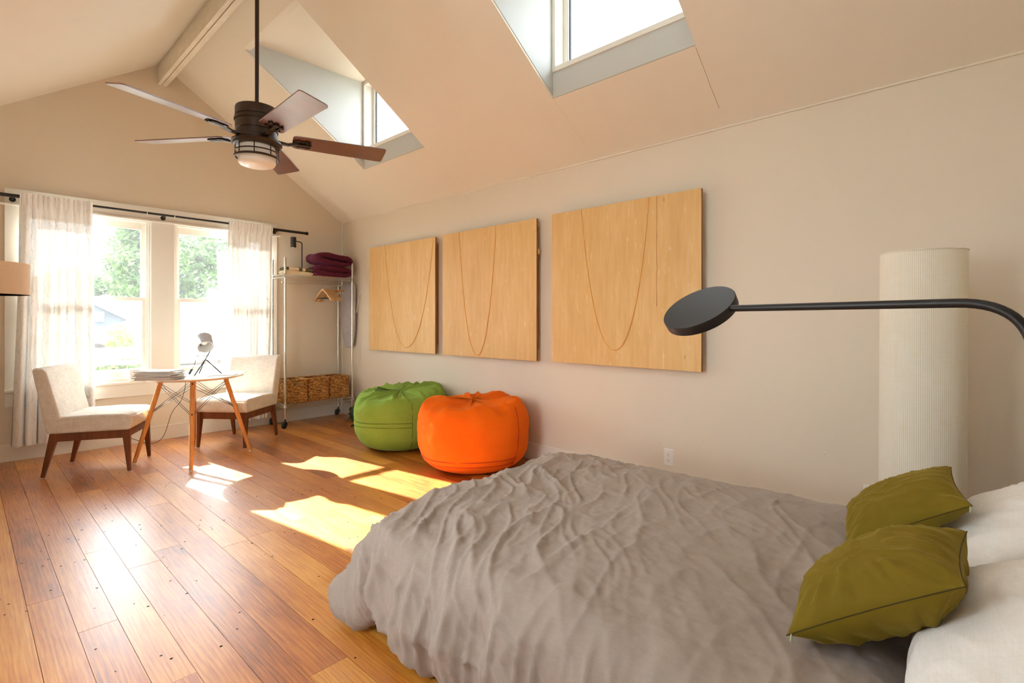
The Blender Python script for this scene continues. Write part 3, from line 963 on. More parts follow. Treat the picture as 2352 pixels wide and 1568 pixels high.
def curtain(xt0, xt1, xb0, xb1, zb, folds, seed, label):
    N, K = 150, 70
    def fn(i, j):
        t = j / (K - 1)                      # 0 at top
        u = i / (N - 1)
        zt = RZ + 0.028
        z = zt + (zb - zt) * t + 0.012 * nz(u * 6, seed + 3) * t
        x = (xt0 + (xt1 - xt0) * u) * (1 - t ** 1.4) + (xb0 + (xb1 - xb0) * u) * t ** 1.4
        ph = u * folds * 2 * pi + 1.3 * nz(u * 3, seed) + 0.7 * nz(u * 2.2, t * 1.5, seed)
        am = 0.010 + 0.034 * smoothstep(0.02, 0.5, t)
        am *= 0.65 + 0.7 * (0.5 + nz(u * 4.0, seed + 9))
        y = am * sin(ph) + 0.35 * am * sin(2.3 * ph + 1.0)
        x += 0.35 * am * cos(ph)
        y += 0.012 * nz(u * 5, t * 3, seed)
        if t < 0.05:                          # ruffle over the rod
            y = y * 0.4 + 0.006 * sin(u * 90 + 3 * nz(u * 20, seed)) - 0.022
            z += 0.005 * sin(u * 70 + seed)
        return (x, RY - 0.004 + y - 0.012 * (1 - smoothstep(0, 0.05, t)) , z)
    o = MB().grid(N, K, fn).build('sheer_curtain', 'curtain', smooth=180, fix=False)
    tag(o, label, 'curtain')
    # rod pocket back layer, header and hem as doubled cloth
    def pk(i, j):
        p = fn(i, 0)
        q = [(RZ + 0.028, 0), (RZ + 0.022, 0.020), (RZ - 0.026, 0.024), (RZ - 0.032, 0.016)][j]
        return (p[0], RY + 0.006 + q[1], q[0] + 0.003 * sin(i * 0.9))
    MB().grid(N, 4, pk).build('rod_pocket', 'curtain', o, smooth=180, fix=False)
    def hm(i, j):
        a = fn(i, K - 1); c = fn(i, K - 5)
        t = j / 3
        return tuple(a[k] * (1 - t) + c[k] * t + (0.004 if k == 1 else 0) for k in range(3))
    MB().grid(N, 4, hm).build('hem', 'curtain', o, smooth=180, fix=False)
    return o
curtain(0.335, 0.815, 0.27, 0.83, 0.140, 7, 4.0, 'long sheer white curtain with grey twigs behind the upholstered chair facing the rack')
curtain(1.955, 2.420, 1.99, 2.36, 0.105, 8, 11.0, 'sheer white curtain with grey twigs hanging beside the wire rack')

# ------------------------------------------------------------------ upholstered chairs
def chair(loc, rz, label):
    c = thing('dining_chair', label, 'chair', (loc[0], loc[1], 0), rz, 'upholstered chairs at the round table')
    ZS, ZT = 0.335, 0.462
    # seat
    def rbox(name, pts_fn, nu, nv):
        return None
    hw = 0.255
    b = MB()
    prof = [(-0.235, ZS), (0.262, ZS), (0.285, ZS + 0.02), (0.288, ZT - 0.045), (0.272, ZT - 0.012), (0.235, ZT), (0.05, ZT + 0.006), (-0.20, ZT)]
    b.prism(prof, lambda x, z, t: (x, t, z), -hw, hw)
    b.build('seat', 'linen', c, bevel=0.016, seg=3, smooth=50, world=False)
    # piping line around the seat top
    ln = [(-0.20, -hw - 0.0005, ZT - 0.020), (0.262, -hw - 0.0005, ZT - 0.022), (0.287, -hw + 0.02, ZT - 0.026), (0.287, hw - 0.02, ZT - 0.026), (0.262, hw + 0.0005, ZT - 0.022), (-0.20, hw + 0.0005, ZT - 0.020)]
    MB().tube(ln, 0.0022, 5).build('piping', 'linen', c, world=False)
    # reclined back
    prof = [(-0.262, ZS), (-0.170, ZS + 0.004), (-0.178, ZT), (-0.262, 0.806), (-0.285, 0.834), (-0.330, 0.842), (-0.352, 0.826)]
    MB().prism(prof, lambda x, z, t: (x, t, z), -hw, hw).build('backrest', 'linen', c, bevel=0.016, seg=3, smooth=50, world=False)
    for sd in (-1, 1):
        MB().tube([(-0.205, sd * (hw + 0.0005), ZT - 0.02), (-0.300, sd * (hw + 0.0005), 0.81)], 0.0018, 5).build('piping', 'linen', c, world=False)
    # wooden rails
    zr0, zr1 = 0.272, 0.338
    for sd in (-1, 1):
        MB().box(-0.225, 0.235, sd * 0.225 - 0.011, sd * 0.225 + 0.011, zr0, zr1).build('side_rail', 'walnut', c, bevel=0.002, world=False)
    for xx in (-0.235, 0.240):
        MB().box(xx - 0.011, xx + 0.011, -0.21, 0.21, zr0, zr1).build('cross_rail', 'walnut', c, bevel=0.002, world=False)
    # legs
    for sd in (-1, 1):
        MB().bar((0.238, sd * 0.224, 0.338), (0.262, sd * 0.230, 0.006), 0.040, 0.052, (1, 0, 0), 0.022, 0.024).build('leg', 'walnut', c, bevel=0.003, world=False)
        MB().bar((-0.218, sd * 0.224, 0.338), (-0.292, sd * 0.230, 0.006), 0.036, 0.056, (1, 0, 0), 0.022, 0.024).build('leg', 'walnut', c, bevel=0.003, world=False)
        for xx in (0.262, -0.292):
            MB().lathe([(0.011, 0), (0.012, 0.006), (0, 0.006)], 12, (xx, sd * 0.230, 0)).build('glide', 'plastic', c, world=False)
    return c
chair((0.790, 5.314), atan2(-0.26, 0.49), 'oatmeal upholstered dining chair on the sheer curtain side, its seat turned toward the wire rack')
chair((1.868, 5.412), atan2(-0.32, -0.405), 'oatmeal upholstered dining chair between the round table and the wire rack')

# ------------------------------------------------------------------ round table
TX, TY, TZ = 1.390, 5.078, 0.722
tb = thing('round_table', 'round white table on splayed beech legs with crossed wire bracing', 'table', (TX, TY, 0))
MB().lathe([(0, -0.020), (0.366, -0.020), (0.385, -0.014), (0.394, -0.004), (0.392, 0), (0, 0)], 72, (TX, TY, TZ)).build('tabletop', 'white', tb, smooth=40)
MB().lathe([(0, -0.0215), (0.366, -0.0215), (0.385, -0.0150), (0.3855, -0.0142), (0.364, -0.0195), (0, -0.0195)], 72, (TX, TY, TZ)).build('underside', 'edge', tb, smooth=40)
feet = [(0.985, 5.205), (1.245, 4.625), (1.808, 4.955), (1.510, 5.520)]
tops = []
for fx, fy in feet:
    d = Vector((fx - TX, fy - TY, 0)).normalized()
    F_ = Vector((fx, fy, 0.012)); T_ = Vector((TX, TY, 0)) + d * 0.235 + Vector((0, 0, TZ - 0.022))
    tops.append((F_, T_))
    pts = [T_.lerp(F_, i / 6) for i in range(7)]
    lg = MB().tube(pts, [0.0185, 0.0190, 0.0190, 0.0185, 0.0175, 0.0160, 0.0145], 16).build('leg', 'beech', tb, smooth=60)
    MB().lathe([(0.012, 0), (0.012, 0.008), (0.007, 0.014), (0, 0.014)], 14, (fx, fy, 0)).build('glide', 'chrome', lg, smooth=40)
    side = d.cross(Vector((0, 0, 1)))
    for tt in (0.05, 0.40):
        p = T_.lerp(F_, tt)
        MB().lathe([(0.0062, 0), (0.0062, 0.003), (0, 0.004)], 12, p + d * 0.0165 + Vector((0, 0, 0.006)), d + Vector((0, 0, 0.5))).build('bolt', 'dark', lg, smooth=40)
wr_ = []
for i in range(4):
    j = (i + 1) % 4
    A, B = tops[i], tops[j]
    for off in (0.0, 0.010):
        b = MB().tube([A[1].lerp(A[0], 0.05 + off * 2) + Vector((0, 0, -off)), B[1].lerp(B[0], 0.40 + off * 2)], 0.0019, 6)
        b.tube([B[1].lerp(B[0], 0.05 + off * 2) + Vector((0, 0, -off)), A[1].lerp(A[0], 0.40 + off * 2)], 0.0019, 6)
        b.build('brace_wire', 'black', tb)

# magazines
mg = random.Random(5)
z = TZ
mag_colors = [(236, 232, 226), (222, 214, 206), (244, 242, 238), (206, 200, 196), (240, 236, 228), (226, 222, 216), (196, 190, 188), (242, 240, 236)]
mag_words = ['bottom', 'second', 'third', 'fourth', 'fifth', 'sixth', 'seventh', 'topmost']
MCX, MCY = 1.105, 4.925
for i in range(8):
    h = mg.uniform(0.006, 0.013)
    a = radians(-38 + mg.uniform(-9, 9))
    hx, hy = 0.142 + mg.uniform(-0.006, 0.004), 0.108 + mg.uniform(-0.006, 0.004)
    cx, cy = MCX + mg.uniform(-0.012, 0.012), MCY + mg.uniform(-0.012, 0.012)
    m = thing('magazine', '%s magazine of the white stack on the round table' % (mag_words[i]), 'magazine', (cx, cy, z), a, 'magazines stacked on the round table')
    key = 'mag%d' % i
    M[key] = P('magazine_cover_%d' % i, mag_colors[i], 0.35, var=(18, 0.6, (190, 184, 180)))
    MB().box(-hx + 0.002, hx - 0.003, -hy + 0.002, hy - 0.002, 0.001, h - 0.001).build('pages', 'paper', m, world=False)
    MB().box(-hx, hx, -hy, hy, 0, 0.0012).box(-hx, hx, -hy, hy, h - 0.0012, h).box(-hx, -hx + 0.0015, -hy, hy, 0, h).build('cover', key, m, world=False)
    z += h
# sheet of paper
o = thing('notebook', 'thin white notebook lying on the round table beside the desk lamp', 'notebook', (1.565, 4.905, TZ), radians(-30))
MB().box(-0.105, 0.105, -0.075, 0.075, 0, 0.004).build('cover', 'paper', o, world=False, bevel=0.001)
MB().box(-0.103, 0.1035, -0.0735, 0.0735, 0.0008, 0.0032).build('pages', 'white', o, world=False)

# desk lamp
dl = thing('desk_lamp', 'small grey desk lamp with a drum head on black tripod legs', 'desk lamp', (1.47, 5.05, TZ))
J = Vector((1.468, 5.045, 0.856))
f1, f2, f3 = Vector((1.355, 4.950, TZ + 0.004)), Vector((1.590, 5.015, TZ + 0.004)), Vector((1.462, 5.190, TZ + 0.004))
SCN = Vector((1.455, 5.02, 1.010))
topj = Vector((1.535, 5.075, 0.965))
MB().tube([f1, J, topj], 0.0048, 8).build('leg', 'black', dl, smooth=60)
MB().tube(arc_path([f2, J + Vector((0.0, 0, 0.006)), f3], 0.02, 6), 0.0048, 8).build('leg', 'black', dl, smooth=60)
ax = Vector((-0.10, -0.78, -0.62)).normalized()
MB().lathe([(0.0, -0.062), (0.058, -0.062), (0.064, -0.056), (0.064, 0.066), (0.061, 0.066), (0.060, -0.040), (0.0, -0.042)], 36, SCN, ax).build('lamp_shade', 'greylamp', dl, smooth=40)
MB().lathe([(0.0, -0.038), (0.0585, -0.038), (0.0598, 0.064), (0.0588, 0.064), (0.0575, -0.036), (0, -0.036)], 36, SCN, ax).build('lit_shade_inside', 'white', dl, smooth=40)  # white inside stands in for light bounced up from the table
MB().lathe([(0.0, -0.04), (0.014, -0.04), (0.014, -0.012), (0.022, 0.012), (0.022, 0.028), (0.012, 0.042), (0, 0.045)], 20, SCN + Vector((-0.004, 0, 0.012)), ax).build('bulb', 'bowl', dl, smooth=60)
MB().tube([topj, SCN + ax * 0.01 + Vector((0.062, 0.02, -0.012))], 0.006, 8).build('hinge', 'black', dl, smooth=60)
cordp = [SCN - ax * 0.05 + Vector((-0.02, 0, -0.05)), (1.42, 5.08, 0.90), (1.395, 5.10, 0.80), (1.375, 5.12, TZ + 0.028)]
MB().tube(arc_path(cordp, 0.05, 5), 0.0024, 6).build('cord', 'black', dl, smooth=60)
MB().bar((1.383, 5.115, TZ + 0.052), (1.362, 5.120, TZ + 0.006), 0.024, 0.018).build('inline_switch', 'rubber', dl, bevel=0.003)
# cord that drops behind the table to the floor and back up
pts = [(1.362, 5.12, TZ + 0.006), (1.40, 5.35, TZ - 0.001), (1.425, 5.475, TZ - 0.005)]
cpts = []
ctrl = [Vector(p) for p in ((1.35, 5.13, TZ + 0.004), (1.385, 5.30, TZ + 0.003), (1.415, 5.482, TZ - 0.004), (1.44, 5.52, 0.60), (1.41, 5.54, 0.45), (1.34, 5.56, 0.34), (1.28, 5.60, 0.12), (1.20, 5.66, 0.06), (1.10, 5.72, 0.10), (0.98, 5.80, 0.17), (0.93, 5.90, 0.24), (0.92, 6.055, 0.27))]
for i in range(len(ctrl) - 1):
    p0 = ctrl[max(i - 1, 0)]; p1 = ctrl[i]; p2 = ctrl[i + 1]; p3 = ctrl[min(i + 2, len(ctrl) - 1)]
    for k_ in range(8):
        t = k_ / 8
        cpts.append(0.5 * ((2 * p1) + (p2 - p0) * t + (2 * p0 - 5 * p1 + 4 * p2 - p3) * t * t + (3 * p1 - p0 - 3 * p2 + p3) * t ** 3))
cpts.append(ctrl[-1])
MB().tube(cpts, 0.0026, 6).build('cord', 'black', dl, smooth=60)
MB().box(0.905, 0.935, 6.05, 6.075, 0.255, 0.285).build('plug', 'rubber', dl, bevel=0.004)
# small white box on the window stool
o = thing('display_box', 'small white box standing on the window sill behind the magazines', 'box', (1.165, 6.075, 0.610), 0)
MB().box(1.112, 1.218, 6.062, 6.090, 0.610, 0.722).build('case', 'plastic', o, bevel=0.003)
MB().box(1.120, 1.210, 6.0605, 6.0635, 0.620, 0.712).build('face_panel', 'white', o, bevel=0.002)

# ------------------------------------------------------------------ chrome wire rack
RX0, RX1, RY0, RY1 = 2.448, 3.268, 5.690, 6.030
RTOP, ZSH, ZSL = 1.905, 1.715, 0.262
rk = thing('wire_rack', 'chrome wire shelving rack on black casters in the room corner', 'rack', (2.86, 5.86, 0))
def caster(x, y, a):
    c = MB()
    c.tube([(x, y, 0.075), (x, y, 0.115)], 0.008, 8)
    d = Vector((cos(a), sin(a), 0)); s = Vector((-sin(a), cos(a), 0))
    p = Vector((x, y, 0)) + d * 0.016
    o = c.build('caster', 'rubber', rk, smooth=40)
    MB().lathe([(0, -0.017), (0.022, -0.017), (0.026, -0.012), (0.026, -0.003), (0.023, -0.002), (0.023, 0.002), (0.026, 0.003), (0.026, 0.012), (0.022, 0.017), (0, 0.017)], 20, p + Vector((0, 0, 0.0262)), s).build('wheel', 'rubber', o, smooth=35)
    MB().lathe([(0, -0.020), (0.024, -0.020), (0.029, -0.014), (0.029, 0.014), (0.024, 0.020), (0, 0.020)], 16, p + Vector((0, 0, 0.048)) - d * 0.006, s).build('hood', 'rubber', o, smooth=35)
for (x, y, a) in ((RX0, RY0, 3.6), (RX0, RY1, 3.9), (RX1, RY0, 2.6), (RX1, RY1, 2.4)):
    b = MB().tube([(x, y, 0.105), (x, y, RTOP)], 0.0128, 14)
    pst = b.build('post', 'post', rk, smooth=60)
    caster(x, y, a)
def wire_shelf(z):
    b = MB()
    x0, x1, y0, y1 = RX0 - 0.018, RX1 + 0.018, RY0 - 0.018, RY1 + 0.018
    per = [(x0, y0), (x1, y0), (x1, y1), (x0, y1)]
    for zz in (z, z - 0.032):
        b.tube(arc_path([(p[0], p[1], zz) for p in per] + [(x0, y0 + 0.001, zz)], 0.012, 3), 0.0034, 6)
    for k_ in range(4):
        p, q = per[k_], per[(k_ + 1) % 4]
        L = hypot(q[0] - p[0], q[1] - p[1])
        n = int(L / 0.040)
        pts = []
        for i in range(n * 2 + 1):
            t = i / (2 * n)
            pts.append((p[0] + (q[0] - p[0]) * t, p[1] + (q[1] - p[1]) * t, z - 0.030 + (0.028 if i % 2 else 0.0)))
        b.tube(pts, 0.0022, 5)
    n = int((x1 - x0) / 0.026)
    for i in range(1, n):
        xx = x0 + (x1 - x0) * i / n
        b.tube([(xx, y0, z + 0.003), (xx, y1, z + 0.003)], 0.0018, 5)
    for t in (0.25, 0.5, 0.75):
        yy = y0 + (y1 - y0) * t
        b.tube([(x0, yy, z - 0.003), (x1, yy, z - 0.003)], 0.0030, 6)
    for x in (RX0, RX1):
        for y in (RY0, RY1):
            b.lathe([(0.0145, -0.038), (0.0185, -0.036), (0.0165, 0.006), (0.0145, 0.008)], 16, (x, y, z))
    b.build('wire_shelf', 'chrome', rk, smooth=50)
wire_shelf(ZSH)
wire_shelf(ZSL)
HRY, HRZ = 5.845, 1.635
b = MB().tube([(RX0 + 0.03, HRY, HRZ), (RX1 - 0.045, HRY, HRZ)], 0.0085, 12)
for x in (RX0 + 0.035, RX1 - 0.05):
    b.tube([(x, HRY, HRZ), (x, HRY, ZSH - 0.003)], 0.005, 8)
b.build('hanging_rod', 'chrome', rk, smooth=60)
MB().bar((RX0 + 0.02, RY0 + 0.06, ZSH - 0.005), (RX0 + 0.02, RY0 + 0.06, ZSH - 0.075), 0.030, 0.008).build('hook_tab', 'plastic', rk, bevel=0.004)

# ---- hangers
def hanger(x, dy, label, clip=False, tilt=0.0, mat='hanger'):
    top = HRZ + 0.0085
    o = thing('clothes_hanger', label, 'hanger', (x, HRY, top - 0.06), tilt, 'hangers on the rack rod')
    Z0 = top - 0.06
    hook = [(0, 0.0, -0.010), (0, 0.0, 0.030)]
    for i in range(9):
        a = -pi / 2 + 0.25 - (i / 8) * (pi * 1.25) + pi
        hook.append((0, 0.0115 * cos(a + pi / 2) , 0.0485 + 0.0135 * sin(a + pi / 2)))
    hook = [(0, 0, -0.012), (0, 0, 0.028), (0, -0.008, 0.038)] + [(0, 0.0125 * cos(t), 0.0515 + 0.0125 * sin(t)) for t in [pi + 0.3 - i * 0.42 for i in range(9)]]
    MB().tube(hook, 0.0018, 6).build('hook', 'chrome', o, smooth=60, world=False)
    if clip:
        MB().box(-0.006, 0.006, -0.13, 0.13, -0.032, -0.012).build('bar', mat, o, bevel=0.003, world=False)
        for sy in (-0.10, 0.10):
            MB().box(-0.010, 0.010, sy - 0.012, sy + 0.012, -0.058, -0.028).tube([(-0.012, sy, -0.03), (0.012, sy, -0.03)], 0.004, 8).build('clip', 'chrome', o, bevel=0.002, world=False)
        return o
    # two sloping shoulders
    for sy in (-1, 1):
        pts = []
        for i in range(11):
            t = i / 10
            pts.append((0, sy * 0.215 * t, -0.006 - 0.040 * t - 0.100 * t ** 1.3))
        b = MB()
        ws = [0.020 - 0.004 * abs(i / 10 - 0.5) for i in range(11)]
        for i in range(10):
            b.bar(pts[i], Vector(pts[i + 1]) + (Vector(pts[i + 1]) - Vector(pts[i])) * 0.02, 0.013, ws[i], (0, 0, 1), 0.013, ws[i + 1])
        b.build('shoulder', mat, o, world=False)
    MB().tube([(0, -0.165, -0.112), (0, 0.165, -0.112)], 0.0042, 8).build('trouser_bar', 'black', o, smooth=60, world=False)
    return o
hl = ['pale wooden hanger with a black trouser bar, foremost on the rack rod',
      'pale wooden hanger just behind the foremost one on the rack rod',
      'pale wooden hanger third in the row on the rack rod',
      'pale wooden hanger fourth in the row on the rack rod',
      'pale wooden hanger last in the row, next to the clip hangers']
for i in range(5):
    hanger(2.965 + i * 0.027, 0, hl[i], tilt=radians((0, 1, -1, 2, 3)[i]))
hanger(3.122, 0, 'orange wooden clip hanger closest to the row of shoulder hangers', True, radians(6), 'hanger2')
hanger(3.170, 0, 'orange wooden clip hanger at the end of the rack rod', True, radians(-4), 'hanger2')

# ---- blankets on the top shelf
def fold_ring(cx, cz, hx, hz, inx, inz, y0, y1, seed, name, label, tilt=0.0):
    n, K = 64, 26
    o = MB()
    def outer(i, j, s=1.0):
        a = 2 * pi * i / n
        t = j / (K - 1)
        ca, sa = cos(a), sin(a)
        ex = 0.42
        x = hx * math.copysign(abs(ca) ** 0.62, ca)
        z = hz * math.copysign(abs(sa) ** 0.72, sa)
        y = y0 + (y1 - y0) * t
        w = 1 + 0.05 * nz(ca * 2 + seed, sa * 2, t * 3) + 0.025 * nz(ca * 6 + seed, sa * 6, t * 8)
        edge = 1 - 0.06 * (1 - min(1, t / 0.10)) ** 2
        back = 1 - 0.35 * max(0, (t - 0.8) / 0.2) ** 2
        x = x * w * edge * back; z = z * w * edge * back
        z += 0.012 * nz(x * 9, y * 9, seed) * (1 if sa > 0 else 0.15)
        z = max(z, -hz)
        return (cx + x * cos(tilt) , y + 0.008 * nz(a * 2, seed), cz + z + x * sin(tilt))
    def inner(i, j):
        a = 2 * pi * i / n
        t = j / 7
        ca, sa = cos(a), sin(a)
        x = inx * math.copysign(abs(ca) ** 0.5, ca) * (1 - 0.25 * t)
        z = inz * math.copysign(abs(sa) ** 0.8, sa) * (1 - 0.3 * t) * (0.65 + 0.35 * ca * 0.8) - 0.010 * ca
        return (cx + 0.010 + x, y0 + 0.006 + 0.14 * t, cz + z + x * sin(tilt))
    vs = [outer(i, j) for j in range(K) for i in range(n)]
    fs = [(j * n + i, j * n + (i + 1) % n, (j + 1) * n + (i + 1) % n, (j + 1) * n + i) for j in range(K - 1) for i in range(n)]
    fs.append(tuple((K - 1) * n + i for i in range(n)))
    base = len(vs)
    vs += [inner(i, j) for j in range(8) for i in range(n)]
    fs += [(base + j * n + (i + 1) % n, base + j * n + i, base + (j + 1) * n + i, base + (j + 1) * n + (i + 1) % n) for j in range(7) for i in range(n)]
    fs.append(tuple(base + 7 * n + i for i in range(n))[::-1])
    # front lip between outer and inner rim, rounded
    mid = len(vs)
    for i in range(n):
        a_, c_ = Vector(vs[i]), Vector(vs[base + i])
        m_ = (a_ + c_) / 2; m_.y -= 0.016
        vs.append(tuple(m_))
    for i in range(n):
        i2 = (i + 1) % n
        fs.append((i2, i, mid + i, mid + i2))
        fs.append((mid + i2, mid + i, base + i, base + i2))
    ob = MB().add(vs, fs).build(name, 'burgundy', smooth=180)
    return tag(ob, label, 'blanket', 'burgundy blankets on the rack')
ZT_ = ZSH + 0.006
fold_ring(3.045, ZT_ + 0.0685, 0.245, 0.068, 0.180, 0.012, 5.700, 6.010, 3.0, 'folded_blanket', 'burgundy plush blanket folded flat under another on the rack top shelf')
fold_ring(3.050, ZT_ + 0.142 + 0.0675, 0.245, 0.067, 0.185, 0.024, 5.690, 6.010, 8.0, 'folded_blanket', 'burgundy plush blanket with an open fold, lying on top of its twin', radians(-3))
# loose drape on the left side of the burgundy pile is part of the lower blanket's bulk
tw = thing('striped_blanket', 'cream blanket with dark green stripes folded on the rack top shelf', 'blanket', (2.622, 5.800, ZT_))
def slab(hx, hy, z0, z1, seed, name, mat, dx=0):
    n, K = 48, 9
    def fn(j, i):
        a = 2 * pi * i / n
        t = j / (K - 1)
        ph = -pi / 2 + pi * t
        ca, sa = cos(a), sin(a)
        rx = math.copysign(abs(ca) ** 0.28, ca); ry = math.copysign(abs(sa) ** 0.28, sa)
        s = abs(cos(ph)) ** 0.35 if 0 < t < 1 else 0.0
        zz = (z0 + z1) / 2 + (z1 - z0) / 2 * sin(ph)
        zz += (0.006 * nz(rx * 2 + seed, ry * 2) + 0.012 * (rx * 0.5 - 0.3) * -1) * (t > 0.5)
        return (dx + hx * rx * s + 0.003 * nz(a * 3, seed), hy * ry * s, zz)
    MB().grid(K, n, fn, wrap=True).build(name, mat, tw, smooth=180, world=False)
slab(0.172, 0.102, 0.0, 0.044, 1.0, 'lower_fold', 'cream')
slab(0.164, 0.098, 0.040, 0.080, 6.0, 'upper_fold', 'stripe', 0.0)

# ---- black spot lamp standing on the top shelf
sl = thing('spot_lamp', 'slim black lamp with a cylinder head standing on the rack top shelf', 'lamp', (2.738, 5.970, ZT_))
MB().lathe([(0, 0), (0.055, 0), (0.055, 0.012), (0.050, 0.015), (0, 0.015)], 28, (2.738, 5.970, ZT_)).build('base', 'lampblack', sl, smooth=40)
pz = 2.135
MB().tube(arc_path([(2.775, 5.985, ZT_ + 0.01), (2.775, 5.985, pz), (2.70, 5.985, pz + 0.008)], 0.03, 8), 0.0062, 10).build('arm', 'lampblack', sl, smooth=60)
MB().lathe([(0, -0.062), (0.029, -0.062), (0.031, -0.058), (0.031, 0.060), (0.028, 0.062), (0, 0.062)], 28, (2.672, 5.985, pz - 0.010)).build('lamp_head', 'lampblack', sl, smooth=40)
MB().lathe([(0, -0.0645), (0.025, -0.0645), (0.026, -0.060), (0, -0.060)], 24, (2.672, 5.985, pz - 0.010)).build('diffuser', 'bowl', sl, smooth=40)

# ---- woven baskets on the bottom shelf
def basket(x0, x1, label, front_handle):
    y0, y1 = RY0 + 0.012, RY1 - 0.020
    cx, cy = (x0 + x1) / 2, (y0 + y1) / 2
    z0 = ZSL + 0.0055
    o = thing('seagrass_basket', label, 'basket', (cx, cy, z0), 0, 'seagrass baskets on the rack bottom shelf')
    rows, H = 15, 0.262
    rh = H / rows
    hx, hy = (x1 - x0) / 2, (y1 - y0) / 2
    path = []
    base = rr_path(hx - rh * 0.5, hy - rh * 0.5, 0.012, 3)
    # resample
    per = []
    for i in range(len(base)):
        a = Vector(base[i] + (0,)); c = Vector(base[(i + 1) % len(base)] + (0,))
        n = max(1, int((c - a).length / 0.010))
        for q in range(n):
            per.append(a.lerp(c, q / n))
    b = MB()
    for r in range(rows):
        z = rh * (r + 0.5)
        pts = []
        rad = []
        gap = []
        for i, p in enumerate(per):
            w = 0.0016 * sin(i * 1.9 + (r % 2) * pi) + 0.0012 * nz(i * 0.4, r * 3.1, x0)
            q = p.normalized() * w
            pts.append((p.x + q.x, p.y + q.y, z + 0.0012 * nz(i * 0.3, r * 5.0, x0 * 3)))
            rad.append(rh * 0.60 * (1 + 0.16 * sin(i * 1.9 + (r % 2) * pi)))
            if front_handle:
                gap.append(rows - 5 < r < rows - 1 and abs(p.x) < 0.045)
            else:
                gap.append(rows - 5 < r < rows - 1 and abs(p.y) < 0.045 and abs(p.x) > hx * 0.8)
        if not any(gap):
            b.tube(pts, rad, 6, closed=True)
        else:
            n = len(pts)
            st = next(i for i in range(n) if gap[i] and not gap[(i + 1) % n])
            run = []; rr = []
            for q in range(1, n + 1):
                i = (st + q) % n
                if gap[i]:
                    if len(run) > 1: b.tube(run, rr, 6)
                    run, rr = [], []
                else:
                    run.append(pts[i]); rr.append(rad[i])
            if len(run) > 1: b.tube(run, rr, 6)
    b.build('woven_wall', 'basket', o, smooth=60, world=False, fix=False)
    MB().box(-hx + 0.01, hx - 0.01, -hy + 0.01, hy - 0.01, 0.0, 0.012).build('bottom', 'basket', o, world=False)
    return o
bw = 0.253
for i, (lab, fh) in enumerate((('seagrass basket with a handle slot in its front, nearest the upholstered chair', True),
                               ('plain seagrass basket in the middle of the three on the rack', False),
                               ('plain seagrass basket at the wall end of the three on the rack', False))):
    xa = RX0 + 0.016 + i * (bw + 0.0095)
    basket(xa, xa + bw, lab, fh)

# ---- ironing board hanging on the right wall
ib = thing('ironing_board', 'grey tabletop ironing board hanging on the wall behind the wire rack', 'ironing board', (3.33, 5.86, 0.86))
outl = []
yc, hw_ = 5.872, 0.155
for i in range(25):
    a = pi + pi * i / 24
    ca, sa = cos(a), sin(a)
    outl.append((yc + hw_ * math.copysign(abs(ca) ** 0.72, ca), 1.16 + 0.30 * math.copysign(abs(sa) ** 0.9, sa)))
outl += [(yc + hw_, 1.62), (yc + hw_ - 0.02, 1.665), (yc - hw_ + 0.02, 1.665), (yc - hw_, 1.62)]
MB().prism(outl, lambda y, z, t: (t, y, z), 3.316, 3.334).build('padded_top', 'board', ib, bevel=0.006, smooth=50)
MB().tube([(3.343, yc - 0.10, 1.02), (3.343, yc - 0.12, 1.56), (3.343, yc + 0.10, 1.58), (3.343, yc + 0.10, 1.05)], 0.006, 8).build('folding_legs', 'chrome', ib, smooth=60)
MB().tube(arc_path([(3.36, yc - 0.22, 1.52), (3.335, yc - 0.21, 1.46), (3.335, yc - 0.17, 1.30)], 0.03, 5), 0.004, 8).build('hook_wire', 'chrome', ib, smooth=60)

# ---- floor mop and green cord reel behind the beanbag
mp_ = thing('dust_mop', 'grey brown string mop head lying on the floor in the corner behind the rack', 'mop', (3.20, 5.58, 0))
b = MB()
r_ = random.Random(3)
for i in range(70):
    x0_, y0_ = 3.20 + r_.uniform(-0.05, 0.09), 5.55 + r_.uniform(-0.05, 0.06)
    p = [Vector((x0_, y0_, 0.13 + r_.uniform(-0.04, 0.02)))]
    a = r_.uniform(0, 2 * pi)
    for q in range(5):
        a += r_.uniform(-0.7, 0.7)
        l = p[-1] + Vector((0.022 * cos(a), 0.022 * sin(a), -0.022))
        l.z = max(l.z, 0.006); l.x = min(l.x, 3.335)
        p.append(l)
    b.tube(p, 0.0045, 5)
so = b.build('strands', 'mop', mp_, smooth=60); so['kind'] = 'stuff'
MB().lathe([(0, 0), (0.05, 0.0), (0.045, 0.03), (0.015, 0.04), (0.0, 0.04)], 18, (3.21, 5.56, 0.125)).build('mop_cap', 'hose', mp_, smooth=40)
rl = thing('cord_reel', 'dark green coiled garden cord on the floor behind the green beanbag', 'cord', (3.20, 5.33, 0))
b = MB()
for q in range(7):
    rr = 0.105 + 0.004 * (q % 3)
    yy = 5.330 + 0.013 * (q - 3)
    b.tube([(3.165 + rr * cos(2 * pi * i / 40), yy + 0.01 * cos(2 * pi * i / 40), 0.118 + 0.004 + rr * sin(2 * pi * i / 40) ) for i in range(40)], 0.0065, 7, closed=True)
b.build('coil', 'hose', rl, smooth=60)
MB().tube([(3.09, 5.28, 0.05), (3.05, 5.24, 0.02), (2.99, 5.22, 0.012)], [0.008, 0.009, 0.014], 10).build('nozzle', 'hose', rl, smooth=60)

